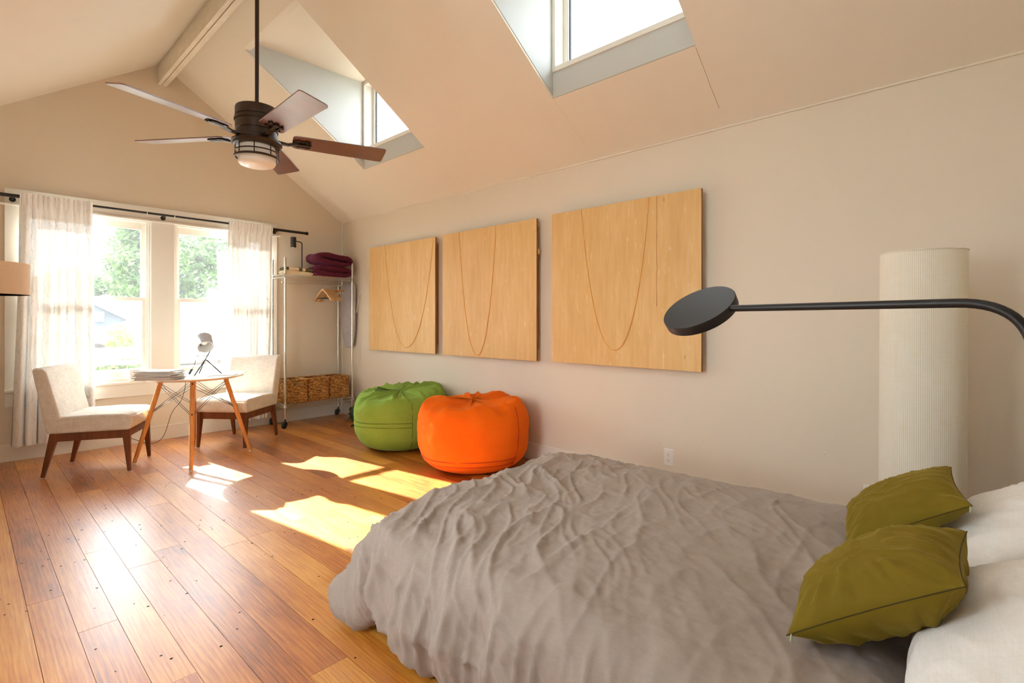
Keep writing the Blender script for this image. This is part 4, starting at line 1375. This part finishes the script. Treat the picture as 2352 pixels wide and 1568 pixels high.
# ------------------------------------------------------------------ plywood panels with hanging strings
def panel(y0, y1, z0, z1, strings, label, streak=None, cleat=False):
    o = thing('plywood_panel', label, 'wall art', (3.32, (y0 + y1) / 2, z0))
    xa, xb = 3.292, 3.312
    MB().box(xa, xb, y0, y1, z0, z1).build('board', 'ply', o, bevel=0.0012, seg=1)
    MB().box(xa + 0.0015, xb - 0.001, y0 - 0.0012, y0 + 0.002, z0 + 0.002, z1 - 0.002).build('edge_strip', 'plyedge', o)
    MB().box(3.312, XR - 0.003, y0 + 0.03, y0 + 0.06, z0 + 0.10, z1 - 0.06).build('cleat', 'plyedge', o)
    MB().box(3.312, XR - 0.003, y1 - 0.06, y1 - 0.03, z0 + 0.10, z1 - 0.06).build('cleat', 'plyedge', o)
    if cleat:
        MB().box(3.312, 3.328, y0 - 0.012, y0 + 0.03, z1 - 0.30, z1 - 0.255).build('hook_block', 'hanger', o)
    ya, yb, yl, zl = strings
    for q in range(2):
        pts = []
        n = 60
        # catenary like curve through the three points, lowest at yl
        for i in range(n + 1):
            t = i / n
            y = ya + (yb - ya) * t
            if y > yl:
                u = (y - yl) / (ya - yl)
            else:
                u = (yl - y) / (yl - yb)
            kk = 2.15
            h = (math.cosh(kk * abs(u)) - 1) / (math.cosh(kk) - 1)
            z = zl + (z1 - zl) * h
            y2 = y + (0.006 * q) * (1 - h)
            pts.append((xa - 0.0018, y2, z + 0.005 * q * (1 - h)))
        # cross the top edge
        pts = [(xa + 0.006, pts[0][1], z1 + 0.0018)] + pts + [(xa + 0.006, pts[-1][1], z1 + 0.0018)]
        MB().tube(pts, 0.0016, 6).build('string', 'string', o, smooth=60)
    if streak:
        pts = [(xa - 0.0002, streak[0] + 0.004 * nz(i * 0.6, 3), z1 - (z1 - streak[1]) * i / 14) for i in range(15)]
        MB().tube(pts, [0.0018 + 0.0016 * nz(i * 0.9, 8) for i in range(15)], 6).build('resin_streak', 'drip', o)
    return o
panel(4.108, 5.349, 0.857, 2.056, (5.013, 4.132, 4.603, 0.906), 'plywood panel with a hanging string loop, nearest the wire rack')
panel(2.758, 3.989, 0.857, 2.062, (3.739, 3.235, 3.475, 0.873), 'middle plywood panel of three, with the narrowest string loop', cleat=True)
panel(1.350, 2.592, 0.862, 2.070, (2.300, 1.721, 1.996, 0.977), 'plywood panel with a reddish vertical streak, behind the black disc lamp', streak=(1.664, 1.30))

# ------------------------------------------------------------------ beanbags
def beanbag(cx, cy, R, H, mat, seam, label, seed, tilt, bands, seam_ang, squash=1.0):
    o = thing('beanbag', label, 'beanbag', (cx, cy, 0), 0, 'beanbags along the wall')
    def surf(al, th, off=0.0):
        ca, sa = cos(al), sin(al)
        rho = R * (max(ca, 0.0) ** (0.17 if sa > 0 else 0.40))
        zf = math.copysign(abs(sa) ** (0.95 if sa > 0 else 0.80), sa)
        # belly a little below the middle
        rho *= 1.0 + 0.035 * sa
        z = H * 0.46 + (H * 0.54 if zf > 0 else H * 0.46) * zf
        x, y = rho * cos(th), rho * sin(th)
        lump = 0.035 * nz(x * 2.2 + seed, y * 2.2, z * 2.5) + 0.012 * nz(x * 6 + seed, y * 6, z * 9)
        k_ = 1 + lump * 1.2 + off / R
        x *= k_; y *= k_
        z += tilt[0] * x * smoothstep(0.1, H, z) + tilt[1] * y * smoothstep(0.1, H, z)
        top = smoothstep(0.55, 0.95, sa)
        # crumpled top with radiating tucks
        rr = hypot(x, y) / R
        crease = 1 - abs(nz(cos(th) * 2.6 + seed, sin(th) * 2.6, rr * 1.2)) * 2.2
        z += top * (0.038 * nz(x * 4 + seed, y * 4, 2.0) + 0.012 * nz(x * 9 + seed, y * 9, 5.0) + 0.030 * max(0, crease) ** 3 - 0.02 * (1 - rr))
        rim = math.exp(-((sa - 0.86) / 0.12) ** 2)
        z += rim * (0.030 * nz(th * 2.5 + seed * 3, 1.0) + 0.012 * nz(th * 7 + seed, 4.0))
        side = 1 - smoothstep(0.5, 0.95, abs(sa))
        k2 = 1 + side * (0.010 * nz(th * 2.4, z * 20 + seed, seed) + 0.006 * nz(th * 7, z * 34, seed))
        x *= k2; y *= k2 * squash
        return Vector((cx + x, cy + y, max(z, 0.0)))
    n, K = 144, 84
    als = [-pi / 2 + pi * j / (K - 1) for j in range(K)]
    MB().grid(K, n, lambda j, i: surf(als[j], 2 * pi * i / n), wrap=True).build('cover', mat, o, smooth=180, weld=0.0004)
    for al in bands:
        a0, a1 = seam_ang
        MB().tube([surf(al + 0.03 * sin(i * 0.12), a1 + (a0 - a1) * i / 60, 0.0005) for i in range(61)], 0.0034, 6).build('seam', seam, o, smooth=60)
    MB().tube([surf(-1.2 + 2.15 * i / 40, seam_ang[1], 0.0005) for i in range(41)], 0.0034, 6).build('seam', seam, o, smooth=60)
    return o
beanbag(2.885, 3.105, 0.458, 0.545, 'orange', 'seamo', 'orange suede beanbag between the green one and the bed', 2.0, (0.0, 0.0), (-0.42, -0.62), (-4.9, -1.45))
beanbag(2.890, 4.130, 0.438, 0.530, 'green', 'seamg', 'green suede beanbag between the wire rack and the orange one', 9.0, (0.10, 0.0), (0.02, 0.16), (-4.4, -1.95))

# ------------------------------------------------------------------ bed
BX0, BX1, BY0, BY1 = 1.12, 2.62, -0.40, 1.78
bed = thing('platform_bed', 'low wooden platform bed against the gable wall under the grey duvet', 'bed', (1.87, 0.7, 0))
MB().box(BX0 + 0.02, BX1 - 0.02, BY0, BY1 - 0.06, 0.12, 0.20).build('platform', 'headboard', bed, bevel=0.006)
for xx in (BX0 + 0.12, BX1 - 0.12):
    for yy in (BY0 + 0.12, BY1 - 0.22):
        MB().bar((xx, yy, 0.12), (xx, yy, 0.0), 0.07, 0.07, (1, 0, 0), 0.05, 0.05).build('leg', 'headboard', bed, bevel=0.004)
MB().box(BX0, BX1, BY0 - 0.06, BY0 - 0.01, 0.10, 0.78).build('headboard', 'headboard', bed, bevel=0.01)
mt = thing('mattress', 'white sheeted mattress under the grey duvet and pillows', 'mattress', (1.87, 0.7, 0.20))
MB().box(BX0 + 0.05, BX1 - 0.08, BY0 + 0.005, BY1 - 0.08, 0.201, 0.352).build('fitted_sheet', 'sheet', mt, bevel=0.05, seg=5, smooth=60)

# duvet: puffy cloth draped over both sides and the foot
XI0, XI1, YI1, YH = 1.205, 2.500, 1.700, 0.085
TOPZ, RAD = 0.415, 0.165
def ridged(x, y, z=0.0):
    return 1 - min(1, abs(nz(x, y, z)) * 2.6)
def duvet_pt(px, py):
    dx = min(px - XI0, 0) + max(px - XI1, 0)
    dy = max(py - YI1, 0)
    e = max(abs(dx), abs(dy))
    hyp = hypot(dx, dy)
    qx = min(max(px, XI0), XI1); qy = min(py, YI1)
    if hyp > 1e-6:
        nx_, ny_ = dx / hyp, dy / hyp
    else:
        nx_, ny_ = 0, 0
    # crown of the top
    cx_ = (qx - (XI0 + XI1) / 2) / (XI1 - XI0) * 2
    crown = 0.030 * (1 - cx_ ** 4) * smoothstep(-0.05, 0.5, qy - YH) - 0.004 * smoothstep(0.55, 1.0, cx_)
    # profile
    q = e / RAD
    straight = 0.175 if dx <= 0 else 0.10
    ar = RAD * pi / 2
    tuck = 0.030
    if e < ar:
        g, h = RAD * sin(q), RAD * (1 - cos(q))
        Nh, Nv = sin(q), cos(q)
    elif e < ar + straight:
        l = e - ar
        g, h = RAD + 0.014 * sin(pi * l / straight), RAD + l
        Nh, Nv = 1, 0
    else:
        l = min(e - ar - straight, tuck * pi)
        b_ = l / tuck
        g, h = RAD - tuck * (1 - cos(b_)), RAD + straight + tuck * sin(b_)
        Nh, Nv = cos(b_), -sin(b_)
        if e - ar - straight > tuck * pi:
            h -= (e - ar - straight - tuck * pi)
    side = smoothstep(0.03, 0.30, e)
    if dx < 0 and dy > 0:
        g += 0.105 * smoothstep(0.15, 0.46, e) * (2 * abs(nx_ * ny_)) ** 2
    # drape folds run down the sides, bunching at the corner
    along = qy if abs(dx) > abs(dy) else qx
    ang = atan2(ny_, -nx_) if hyp > 1e-6 else 0.0
    cor = 1.0 if (abs(dx) > 1e-6 and dy > 1e-6) else 0.0
    ph = (qy * 22 if cor == 0 and dy < 1e-6 else 0) + (ang * 7.0 if cor else 0) + (qx * 20 if cor == 0 and dy > 1e-6 else 0)
    w_side = (0.015 * ridged((qy + qx) * 17 + 1.5 * nz(qx * 4, qy * 4, 3), e * 2.0, 5.0) ** 3 + 0.030 * ridged((qy + qx) * 6.5 + 1.2 * nz(qx * 3, qy * 3, 6), e * 1.6, 2.0) ** 3 - 0.012) * side
    fold = w_side + (0.014 * sin(ph + 3 * nz(qx * 3, qy * 3, 5)) + 0.024 * nz(qx * 7 + nx_ * 2, qy * 7 + ny_ * 2, e * 1.5)) * side
    if cor:
        fold += 0.020 * sin(ang * 9 + 1.0) * smoothstep(0.12, 0.4, e) * sin(min(1, ang / (pi / 2)) * pi)
    h += 0.028 * nz(along * 4 + 7, 2.0 + cor) * smoothstep(0.22, 0.45, e)
    # wrinkles of the cloth
    X, Y = px, py
    w = 0.020 * nz(X * 1.7, Y * 1.7, 1.0)
    foot = smoothstep(0.55, 1.5, Y) * (1 - smoothstep(2.15, 2.6, X))
    # creases fan from the middle toward the foot and the near side
    u_ = X * 0.83 + Y * 0.55; v_ = -X * 0.55 + Y * 0.83
    w += (0.004 + 0.017 * foot) * ridged(v_ * 6.0 + 1.3 * nz(X * 2, Y * 2), u_ * 1.7, 3.0) ** 3
    w += (0.002 + 0.010 * foot) * ridged(v_ * 13.0 + 1.2 * nz(X * 3, Y * 3, 4), u_ * 3.6, 7.0) ** 3
    w += 0.006 * ridged(X * 1.6 + 0.6 * nz(X * 2, Y * 1.5), Y * 4.0 + 0.8 * nz(X * 2, Y * 2, 9), 2.0) ** 6
    w += 0.004 * ridged(X * 4.2, Y * 9.0, 6.0) ** 4
    near = 0.35 + 0.65 * smoothstep(0.9, 0.1, qx - XI0)
    w += 0.0045 * near * foot * ridged(v_ * 24.0 + 1.4 * nz(X * 5, Y * 5, 2), u_ * 5.5, 9.0) ** 4
    w += 0.0012 * ridged(X * 11 + nz(X * 6, Y * 6, 3), Y * 13 + nz(X * 6, Y * 6, 8), 4.0) ** 5
    w += 0.0022 * nz(X * 26, Y * 26, 1.0) + 0.0012 * nz(X * 55, Y * 55, 1.0)
    # head end rolls down
    he = smoothstep(0.10, 0.0, py - YH)
    z0 = TOPZ + crown - 0.030 * he
    x = qx + nx_ * g; y = qy + ny_ * g; z = z0 - h
    x += nx_ * (fold + w * Nh); y += ny_ * (fold + w * Nh); z += w * Nv
    return (x, y, max(z, 0.010))
NU, NV = 300, 270
pxa, pxb = XI0 - (RAD * pi / 2 + 0.175 + 0.10), XI1 + (RAD * pi / 2 + 0.08)
pya, pyb = YH, YI1 + (RAD * pi / 2 + 0.175 + 0.10)
dv = MB().grid(NU, NV, lambda i, j: duvet_pt(pxa + (pxb - pxa) * i / (NU - 1), pya + (pyb - pya) * j / (NV - 1))).build('duvet', 'duvet', smooth=180, fix=False)
tag(dv, 'rumpled taupe grey duvet draped over the low bed', 'duvet')

# ---- pillows
def pillow(name, C, ex, ey, hx, hy, T, mat, label, cat, seed, wr=1.0, pinch=0.10, seam=None, group=None, sag=None, zipc=None):
    ex = Vector(ex).normalized(); ey = Vector(ey); ey = (ey - ex * ey.dot(ex)).normalized()
    en = ex.cross(ey)
    C = Vector(C)
    o = thing(name, label, cat, C, 0, group)
    N = 72
    def P_(u, v, side):
        # outline bows inward between pointed corners
        au, av = abs(u), abs(v)
        x = hx * u * (1 - pinch * (1 - v * v) * au)
        y = hy * v * (1 - pinch * (1 - u * u) * av)
        th = T * ((1 - u ** 2) ** 0.52) * ((1 - v ** 2) ** 0.52)
        n_ = 0.0
        # tucks radiating from corners and edges
        edge = max(au, av)
        ew = smoothstep(0.45, 0.9, edge) * (1 - smoothstep(0.96, 1.0, edge))
        ang = atan2(v, u)
        n_ += wr * ew * T * 0.10 * nz(cos(ang) * 7 + seed, sin(ang) * 7, edge * 1.5)
        n_ += wr * T * 0.10 * nz(u * 1.8 + seed, v * 1.8, side) * (1 - edge ** 4)
        n_ += wr * T * 0.05 * ridged(u * 4 + seed, v * 2.2, side * 2.0) ** 3 * (1 - edge ** 6)
        z = side * (th + n_ * (1 if th > 1e-5 else 0))
        p = C + ex * x + ey * y + en * z
        if sag:
            p = sag(p, u, v)
        return p
    vs = []; fs = []
    idx = {}
    def vid(i, j, side):
        edge = i in (0, N) or j in (0, N)
        key = (i, j, 0 if edge else side)
        if key not in idx:
            u = sin((i / N * 2 - 1) * pi / 2); v = sin((j / N * 2 - 1) * pi / 2)
            idx[key] = len(vs); vs.append(P_(u, v, side))
        return idx[key]
    for side in (1, -1):
        for i in range(N):
            for j in range(N):
                q = (vid(i, j, side), vid(i + 1, j, side), vid(i + 1, j + 1, side), vid(i, j + 1, side))
                fs.append(q if side > 0 else q[::-1])
    body = MB().add(vs, fs).build('cover', mat, o, smooth=180)
    if seam:
        loop = []
        for k_ in range(4 * N):
            s_, t_ = divmod(k_, N)
            i, j = ((t_, 0), (N, t_), (N - t_, N), (0, N - t_))[s_]
            loop.append(vs[vid(i, j, 1)])
        MB().tube(loop, 0.0014, 6, closed=True).build('seam', seam, o, smooth=60)
    if zipc is not None:
        i, j = zipc
        p = vs[vid(int(i * N), int(j * N), 1)]
        MB().tube([p, p + Vector((-0.003, 0.0, -0.006)), p + Vector((-0.003, 0.001, -0.017))], [0.0014, 0.0026, 0.0018], 8).build('zip_pull', 'zip', o, smooth=60)
    return o
# white pillows against the headboard
def keep(zmin):
    def f(p, u, v):
        if p.z < zmin:
            p.z = zmin + 0.1 * (p.z - zmin)
        return p
    return f
pillow('bed_pillow', (1.500, -0.112, 0.550), (1, 0.03, 0.0), (0.0, 0.86, -0.42), 0.345, 0.265, 0.115, 'sheet', 'white bed pillow behind the zipped olive cushion lying lower on the duvet', 'pillow', 3.0, 1.2, 0.05, 'sheet', 'white bed pillows', keep(0.395))
pillow('bed_pillow', (2.225, -0.118, 0.555), (1, -0.04, 0.0), (0.0, 0.84, -0.44), 0.345, 0.265, 0.115, 'sheet', 'white bed pillow behind the olive cushion beside the paper lamp', 'pillow', 8.0, 1.2, 0.05, 'sheet', 'white bed pillows', keep(0.395))
# olive cushions leaning on the pillows
def cushion(A, AB, BC, label, seed, zc, T):
    A = Vector(A); AB = Vector(AB); BC = Vector(BC)
    C = A + AB / 2 + BC / 2
    pillow('throw_cushion', C, BC, -AB, BC.length / 2, AB.length / 2, T, 'velvet', label, 'cushion', seed, 1.35, 0.075, 'seamv', 'olive velvet cushions', None, zc)
cushion((1.289, 0.335, 0.462), (0.075, -0.31, 0.215), (0.415, 0.005, -0.02), 'olive velvet cushion with its zip corner down on the duvet', 2.0, (0.0, 0.90), 0.098)
cushion((1.930, 0.325, 0.458), (0.085, -0.30, 0.205), (0.405, 0.06, 0.015), 'olive velvet cushion with its zip corner up, beside the paper floor lamp', 7.0, (0.0, 0.08), 0.074)

# ------------------------------------------------------------------ tall paper floor lamp
plx, ply_ = 2.975, 0.205
pl = thing('paper_floor_lamp', 'tall cream cylinder floor lamp of ribbed paper between bed and wall', 'floor lamp', (plx, ply_, 0))
b = MB()
n, K = 96, 40
RL = 0.158
def psh(j, i):
    t = j / (K - 1); a = 2 * pi * i / n
    r = RL * (1 + 0.004 * nz(cos(a) * 2, sin(a) * 2, t * 4))
    return (plx + r * cos(a) + 0.012 * (t - 0.5), ply_ + r * sin(a) - 0.006 * t, 0.05 + 1.46 * t)
b.grid(K, n, psh, wrap=True).build('paper_shade', 'shade', pl, smooth=180, fix=False)
for zz, dx, dy in ((1.509, 0.006, -0.006), (0.052, -0.006, 0.0)):
    MB().tube([(plx + dx + RL * cos(2 * pi * i / 48), ply_ + dy + RL * sin(2 * pi * i / 48), zz) for i in range(48)], 0.0035, 6, closed=True).build('shade_ring', 'shade', pl, smooth=60)
MB().lathe([(0, 0), (0.12, 0), (0.12, 0.012), (0.02, 0.02), (0.012, 0.04), (0.012, 1.20), (0, 1.20)], 28, (plx, ply_, 0)).build('stand', 'lampblack', pl, smooth=40)

# ------------------------------------------------------------------ black disc floor lamp
Zl = 1.2262
P1 = Vector((1.128, 0.398, Zl)); P0 = Vector((1.006, 0.004, Zl))
dr = (P0 - P1).normalized()
pole = P0 + dr * 0.060
fl2 = thing('disc_floor_lamp', 'black floor lamp with a flat disc head on a long bent arm over the bed', 'floor lamp', (pole.x, pole.y, 0))
MB().tube(arc_path([P1, pole, (pole.x, pole.y, 0.02)], 0.085, 14), 0.0070, 16).build('arm', 'lampblack', fl2, smooth=60)
MB().lathe([(0, 0), (0.115, 0), (0.118, 0.006), (0.115, 0.014), (0.02, 0.020), (0, 0.020)], 40, (pole.x - 0.06, pole.y - 0.02, 0)).build('base', 'lampblack', fl2, smooth=40)
dn = Vector((-0.56, 0.164, 0.80)).normalized()
dc = Vector((1.152, 0.475, 1.2225))
MB().lathe([(0, -0.012), (0.080, -0.012), (0.0825, -0.010), (0.0835, 0.010), (0.082, 0.012), (0, 0.012)], 56, dc, dn).build('disc_head', 'lampblack', fl2, smooth=40)
MB().lathe([(0, -0.0135), (0.076, -0.0135), (0.077, -0.011), (0, -0.011)], 48, dc, dn).build('diffuser', 'bowl', fl2, smooth=40)
MB().tube([P1 + dr * 0.004, dc + dr * 0.070 - dn * 0.002], 0.0060, 12).build('joint', 'lampblack', fl2, smooth=60)

# ------------------------------------------------------------------ drum floor lamp by the curtain
dx_, dy_ = 0.070, 4.80
dm = thing('drum_floor_lamp', 'floor lamp with a beige fabric drum shade in front of the long sheer curtain', 'floor lamp', (dx_, dy_, 0))
RD = 0.255
b = MB().lathe([(RD, 1.372), (RD, 1.580), (RD - 0.004, 1.580), (RD - 0.004, 1.372), (RD, 1.372)], 64, (dx_, dy_, 0))
b.build('drum_shade', 'drum', dm, smooth=40)
MB().lathe([(0, 1.378), (RD - 0.006, 1.378), (RD - 0.006, 1.381), (0, 1.381)], 48, (dx_, dy_, 0)).build('diffuser', 'bowl', dm, smooth=40)
MB().tube([(dx_ - 0.02, dy_, 0.012), (dx_ - 0.02, dy_, 1.56)], 0.011, 12).build('pole', 'lampblack', dm, smooth=60)
MB().lathe([(0, 0), (0.105, 0), (0.105, 0.012), (0.02, 0.022), (0, 0.022)], 36, (dx_ - 0.06, dy_, 0)).build('base', 'lampblack', dm, smooth=40)

# ------------------------------------------------------------------ outdoors
GZ = -2.6
struct(MB().box(-45, 45, -40, 70, GZ - 0.2, GZ).build('ground', 'ground'), 'gravel yard outside the windows')
def leaves(b, c, r, n, size, rr, flat=1.0):
    for _ in range(n):
        d = Vector((rr.gauss(0, 1), rr.gauss(0, 1), rr.gauss(0, 1))).normalized()
        p = Vector(c) + Vector((d.x * r[0], d.y * r[1], d.z * r[2])) * (rr.random() ** 0.45)
        a = Vector((rr.gauss(0, 1), rr.gauss(0, 1), rr.gauss(0, 1))).normalized()
        w = a.orthogonal().normalized()
        s = size * rr.uniform(0.6, 1.3)
        b.add([p - a * s, p + w * s * 0.45, p + a * s, p - w * s * 0.45], [(0, 1, 2, 3)])
def tree(x, y, h, crowns, label, n, size, seed, far, mat='leaf'):
    rr = random.Random(seed)
    kf = far / y
    h = h * kf
    crowns = [((c[0] * kf, c[1] * kf, 1.2 + (c[2] - 1.2) * kf), tuple(q * kf for q in r)) for c, r in crowns]
    x, y = x * kf, y * kf
    size *= kf
    o = thing('leafy_tree', label, 'tree', (x, y, GZ))
    tr = MB().tube([(x, y, GZ), (x + 0.1, y, GZ + h * 0.3), (x - 0.05, y + 0.1, GZ + h * 0.6), (x + 0.1, y, GZ + h * 0.85)], [0.22, 0.17, 0.10, 0.04], 10)
    for c in crowns:
        tr.tube([(x, y, GZ + h * 0.4), tuple((Vector((x, y, GZ + h * 0.4)) + Vector(c[0])) / 2 + Vector((0, 0, 0.3))), c[0]], [0.09, 0.06, 0.02], 7)
    tr.build('trunk', 'bark', o, smooth=60)
    b = MB()
    for c, r in crowns:
        leaves(b, c, r, n, size, rr)
    ob = b.build('crown', mat, o, fix=False); ob['kind'] = 'stuff'
tree(4.6, 21.0, 6.5, [((3.9, 21, 3.0), (0.85, 1.0, 1.35)), ((4.1, 20.8, 4.4), (0.7, 0.8, 0.9)), ((5.6, 21, 3.2), (1.0, 1.0, 1.3)), ((6.6, 21, 3.7), (1.1, 1.0, 1.4)), ((4.9, 21.3, 2.2), (1.3, 1.0, 0.7))],
     'tall leafy tree beyond the pale hipped roof', 1500, 0.13, 21, 29.0)
tree(1.6, 30.0, 5.2, [((1.4, 30, 2.4), (1.5, 1.0, 0.8)), ((3.4, 30, 2.7), (1.4, 1.0, 0.9)), ((-1.0, 30, 2.5), (1.4, 1.0, 0.8)), ((5.0, 30, 2.6), (1.2, 1, 0.7))],
     'low far line of trees behind the grey gabled house', 1000, 0.16, 33, 35.0)
sh = thing('garden_shrub', 'bright green garden shrub in front of the grey gabled house', 'shrub', (1.75, 10.2, GZ))
rr = random.Random(9)
b = MB()
for c, r, n in (((1.74, 10.2, 0.72), (0.20, 0.20, 0.46), 450), ((1.50, 10.2, 0.36), (0.40, 0.35, 0.36), 800), ((1.98, 10.3, 0.30), (0.36, 0.3, 0.36), 700), ((1.25, 10.2, 0.02), (0.35, 0.3, 0.25), 400), ((1.7, 10.2, -0.5), (0.8, 0.5, 0.6), 700)):
    leaves(b, c, r, n, 0.055, rr)
ob = b.build('foliage', 'leaf2', sh, fix=False); ob['kind'] = 'stuff'
MB().tube([(1.75, 10.2, GZ), (1.74, 10.2, -0.8), (1.78, 10.2, 0.4)], [0.06, 0.04, 0.015], 8).build('stem', 'bark', sh, smooth=60)
db = thing('dark_hedge', 'dense dark hedge beneath the pale hipped roof', 'hedge', (2.7, 10.9, GZ))
b = MB()
leaves(b, (2.75, 10.9, -0.2), (0.75, 0.25, 0.55), 1500, 0.05, rr)
ob = b.build('foliage', 'leaf', db, fix=False); ob['kind'] = 'stuff'
MB().tube([(2.7, 10.9, GZ), (2.7, 10.9, -0.3)], 0.05, 8).build('stem', 'bark', db)

def board_fence(x0, x1, y, boards, label):
    o = thing('board_fence', label, 'fence', ((x0 + x1) / 2, y, GZ))
    for z0, z1 in boards:
        MB().box(x0, x1, y, y + 0.025, z0, z1).build('board', 'fence', o)
    xx = x0 + 0.1
    while xx < x1:
        MB().box(xx, xx + 0.09, y + 0.026, y + 0.11, GZ, boards[0][1] - 0.02).build('post', 'fence', o)
        xx += 1.5
board_fence(-1.2, 2.8, 8.7, [(0.790, 0.832), (0.735, 0.780), (0.672, 0.722), (0.600, 0.655), (0.44, 0.53), (0.30, 0.40), (0.14, 0.26), (-0.04, 0.08)], 'white horizontal board fence outside the window beside the curtain')

# grey gabled house
h1 = thing('gabled_house', 'grey house with a small window in its gable', 'house', (2.4, 19, GZ))
MB().box(-0.5, 8.0, 19.0, 25, GZ, 0.90).build('wall', 'brick', h1)
MB().prism([(0.75, 1.02), (3.65, 1.02), (2.20, 1.86)], lambda x, z, t: (x, t, z), 18.6, 19.0).build('gable', 'siding', h1)
for a_, c_ in (((0.60, 1.00), (2.20, 1.93)), ((2.20, 1.93), (3.80, 1.00))):
    MB().bar((a_[0], 18.50, a_[1]), (c_[0], 18.50, c_[1]), 0.20, 0.10).build('bargeboard', 'fence', h1)
    MB().bar((a_[0], 20.3, a_[1] + 0.06), (c_[0], 20.3, c_[1] + 0.06), 3.6, 0.05).build('roof', 'shingle2', h1)
MB().box(-0.6, 8.1, 18.4, 18.62, 0.86, 1.02).build('frieze_board', 'fence', h1)
MB().prism([(18.5, 1.02), (25.5, 1.02), (22.0, 1.88)], lambda y, z, t: (t, y, z), -0.7, 9.0).build('roof', 'shingle2', h1)
wn = MB().box(2.02, 2.80, 18.52, 18.60, 1.17, 1.45).build('window_frame', 'fence', h1)
MB().box(2.08, 2.74, 18.50, 18.53, 1.22, 1.40).build('pane', 'pane', wn)

# pale hipped house on the right
h2 = thing('hipped_house', 'house with a wide pale hipped roof and brown siding', 'house', (6.0, 13.5, GZ))
MB().add([(1.95, 11.4, 0.80), (11.0, 11.4, 0.80), (11.0, 17.5, 0.80), (1.95, 17.5, 0.80), (4.9, 14.4, 1.95), (11.0, 14.4, 1.95),
          (1.95, 11.4, 0.72), (11.0, 11.4, 0.72), (11.0, 17.5, 0.72), (1.95, 17.5, 0.72)],
         [(0, 1, 5, 4), (0, 4, 3), (3, 4, 5, 2), (1, 2, 5), (0, 6, 7, 1), (3, 9, 6, 0), (6, 9, 8, 7), (1, 7, 8, 2), (2, 8, 9, 3)]).build('roof', 'shingle', h2)
rs = MB()
for i in range(1, 13):
    t = i / 13
    za = 0.80 + 1.15 * t; ya = 11.4 + 3.0 * t; xa = 1.95 + 2.95 * t
    MB().bar((xa, ya - 0.01, za + 0.004), (11.0, ya - 0.01, za + 0.004), 0.02, 0.012).build('shingle_course', 'shingle', h2)
MB().box(2.85, 11.0, 12.0, 17.0, GZ, 0.78).build('wall', 'brick', h2)
for i in range(18):
    z = 0.62 - i * 0.16
    MB().box(2.83, 11.0, 11.975, 12.0, z - 0.145, z).build('siding_board', 'brick', h2)
MB().box(2.0, 11.0, 11.44, 11.50, 0.70, 0.79).build('fascia', 'sage', h2)
wn = MB().box(2.98, 3.32, 11.90, 11.98, 0.38, 0.72).build('window_frame', 'sage', h2)
MB().box(3.03, 3.27, 11.88, 11.92, 0.43, 0.68).build('pane', 'pane', wn)
MB().box(2.95, 3.35, 11.84, 11.98, 0.33, 0.38).build('window_sill', 'sage', wn)
MB().box(3.37, 3.42, 11.2, 11.3, GZ, 0.98).build('vent_post', 'fence', h2)
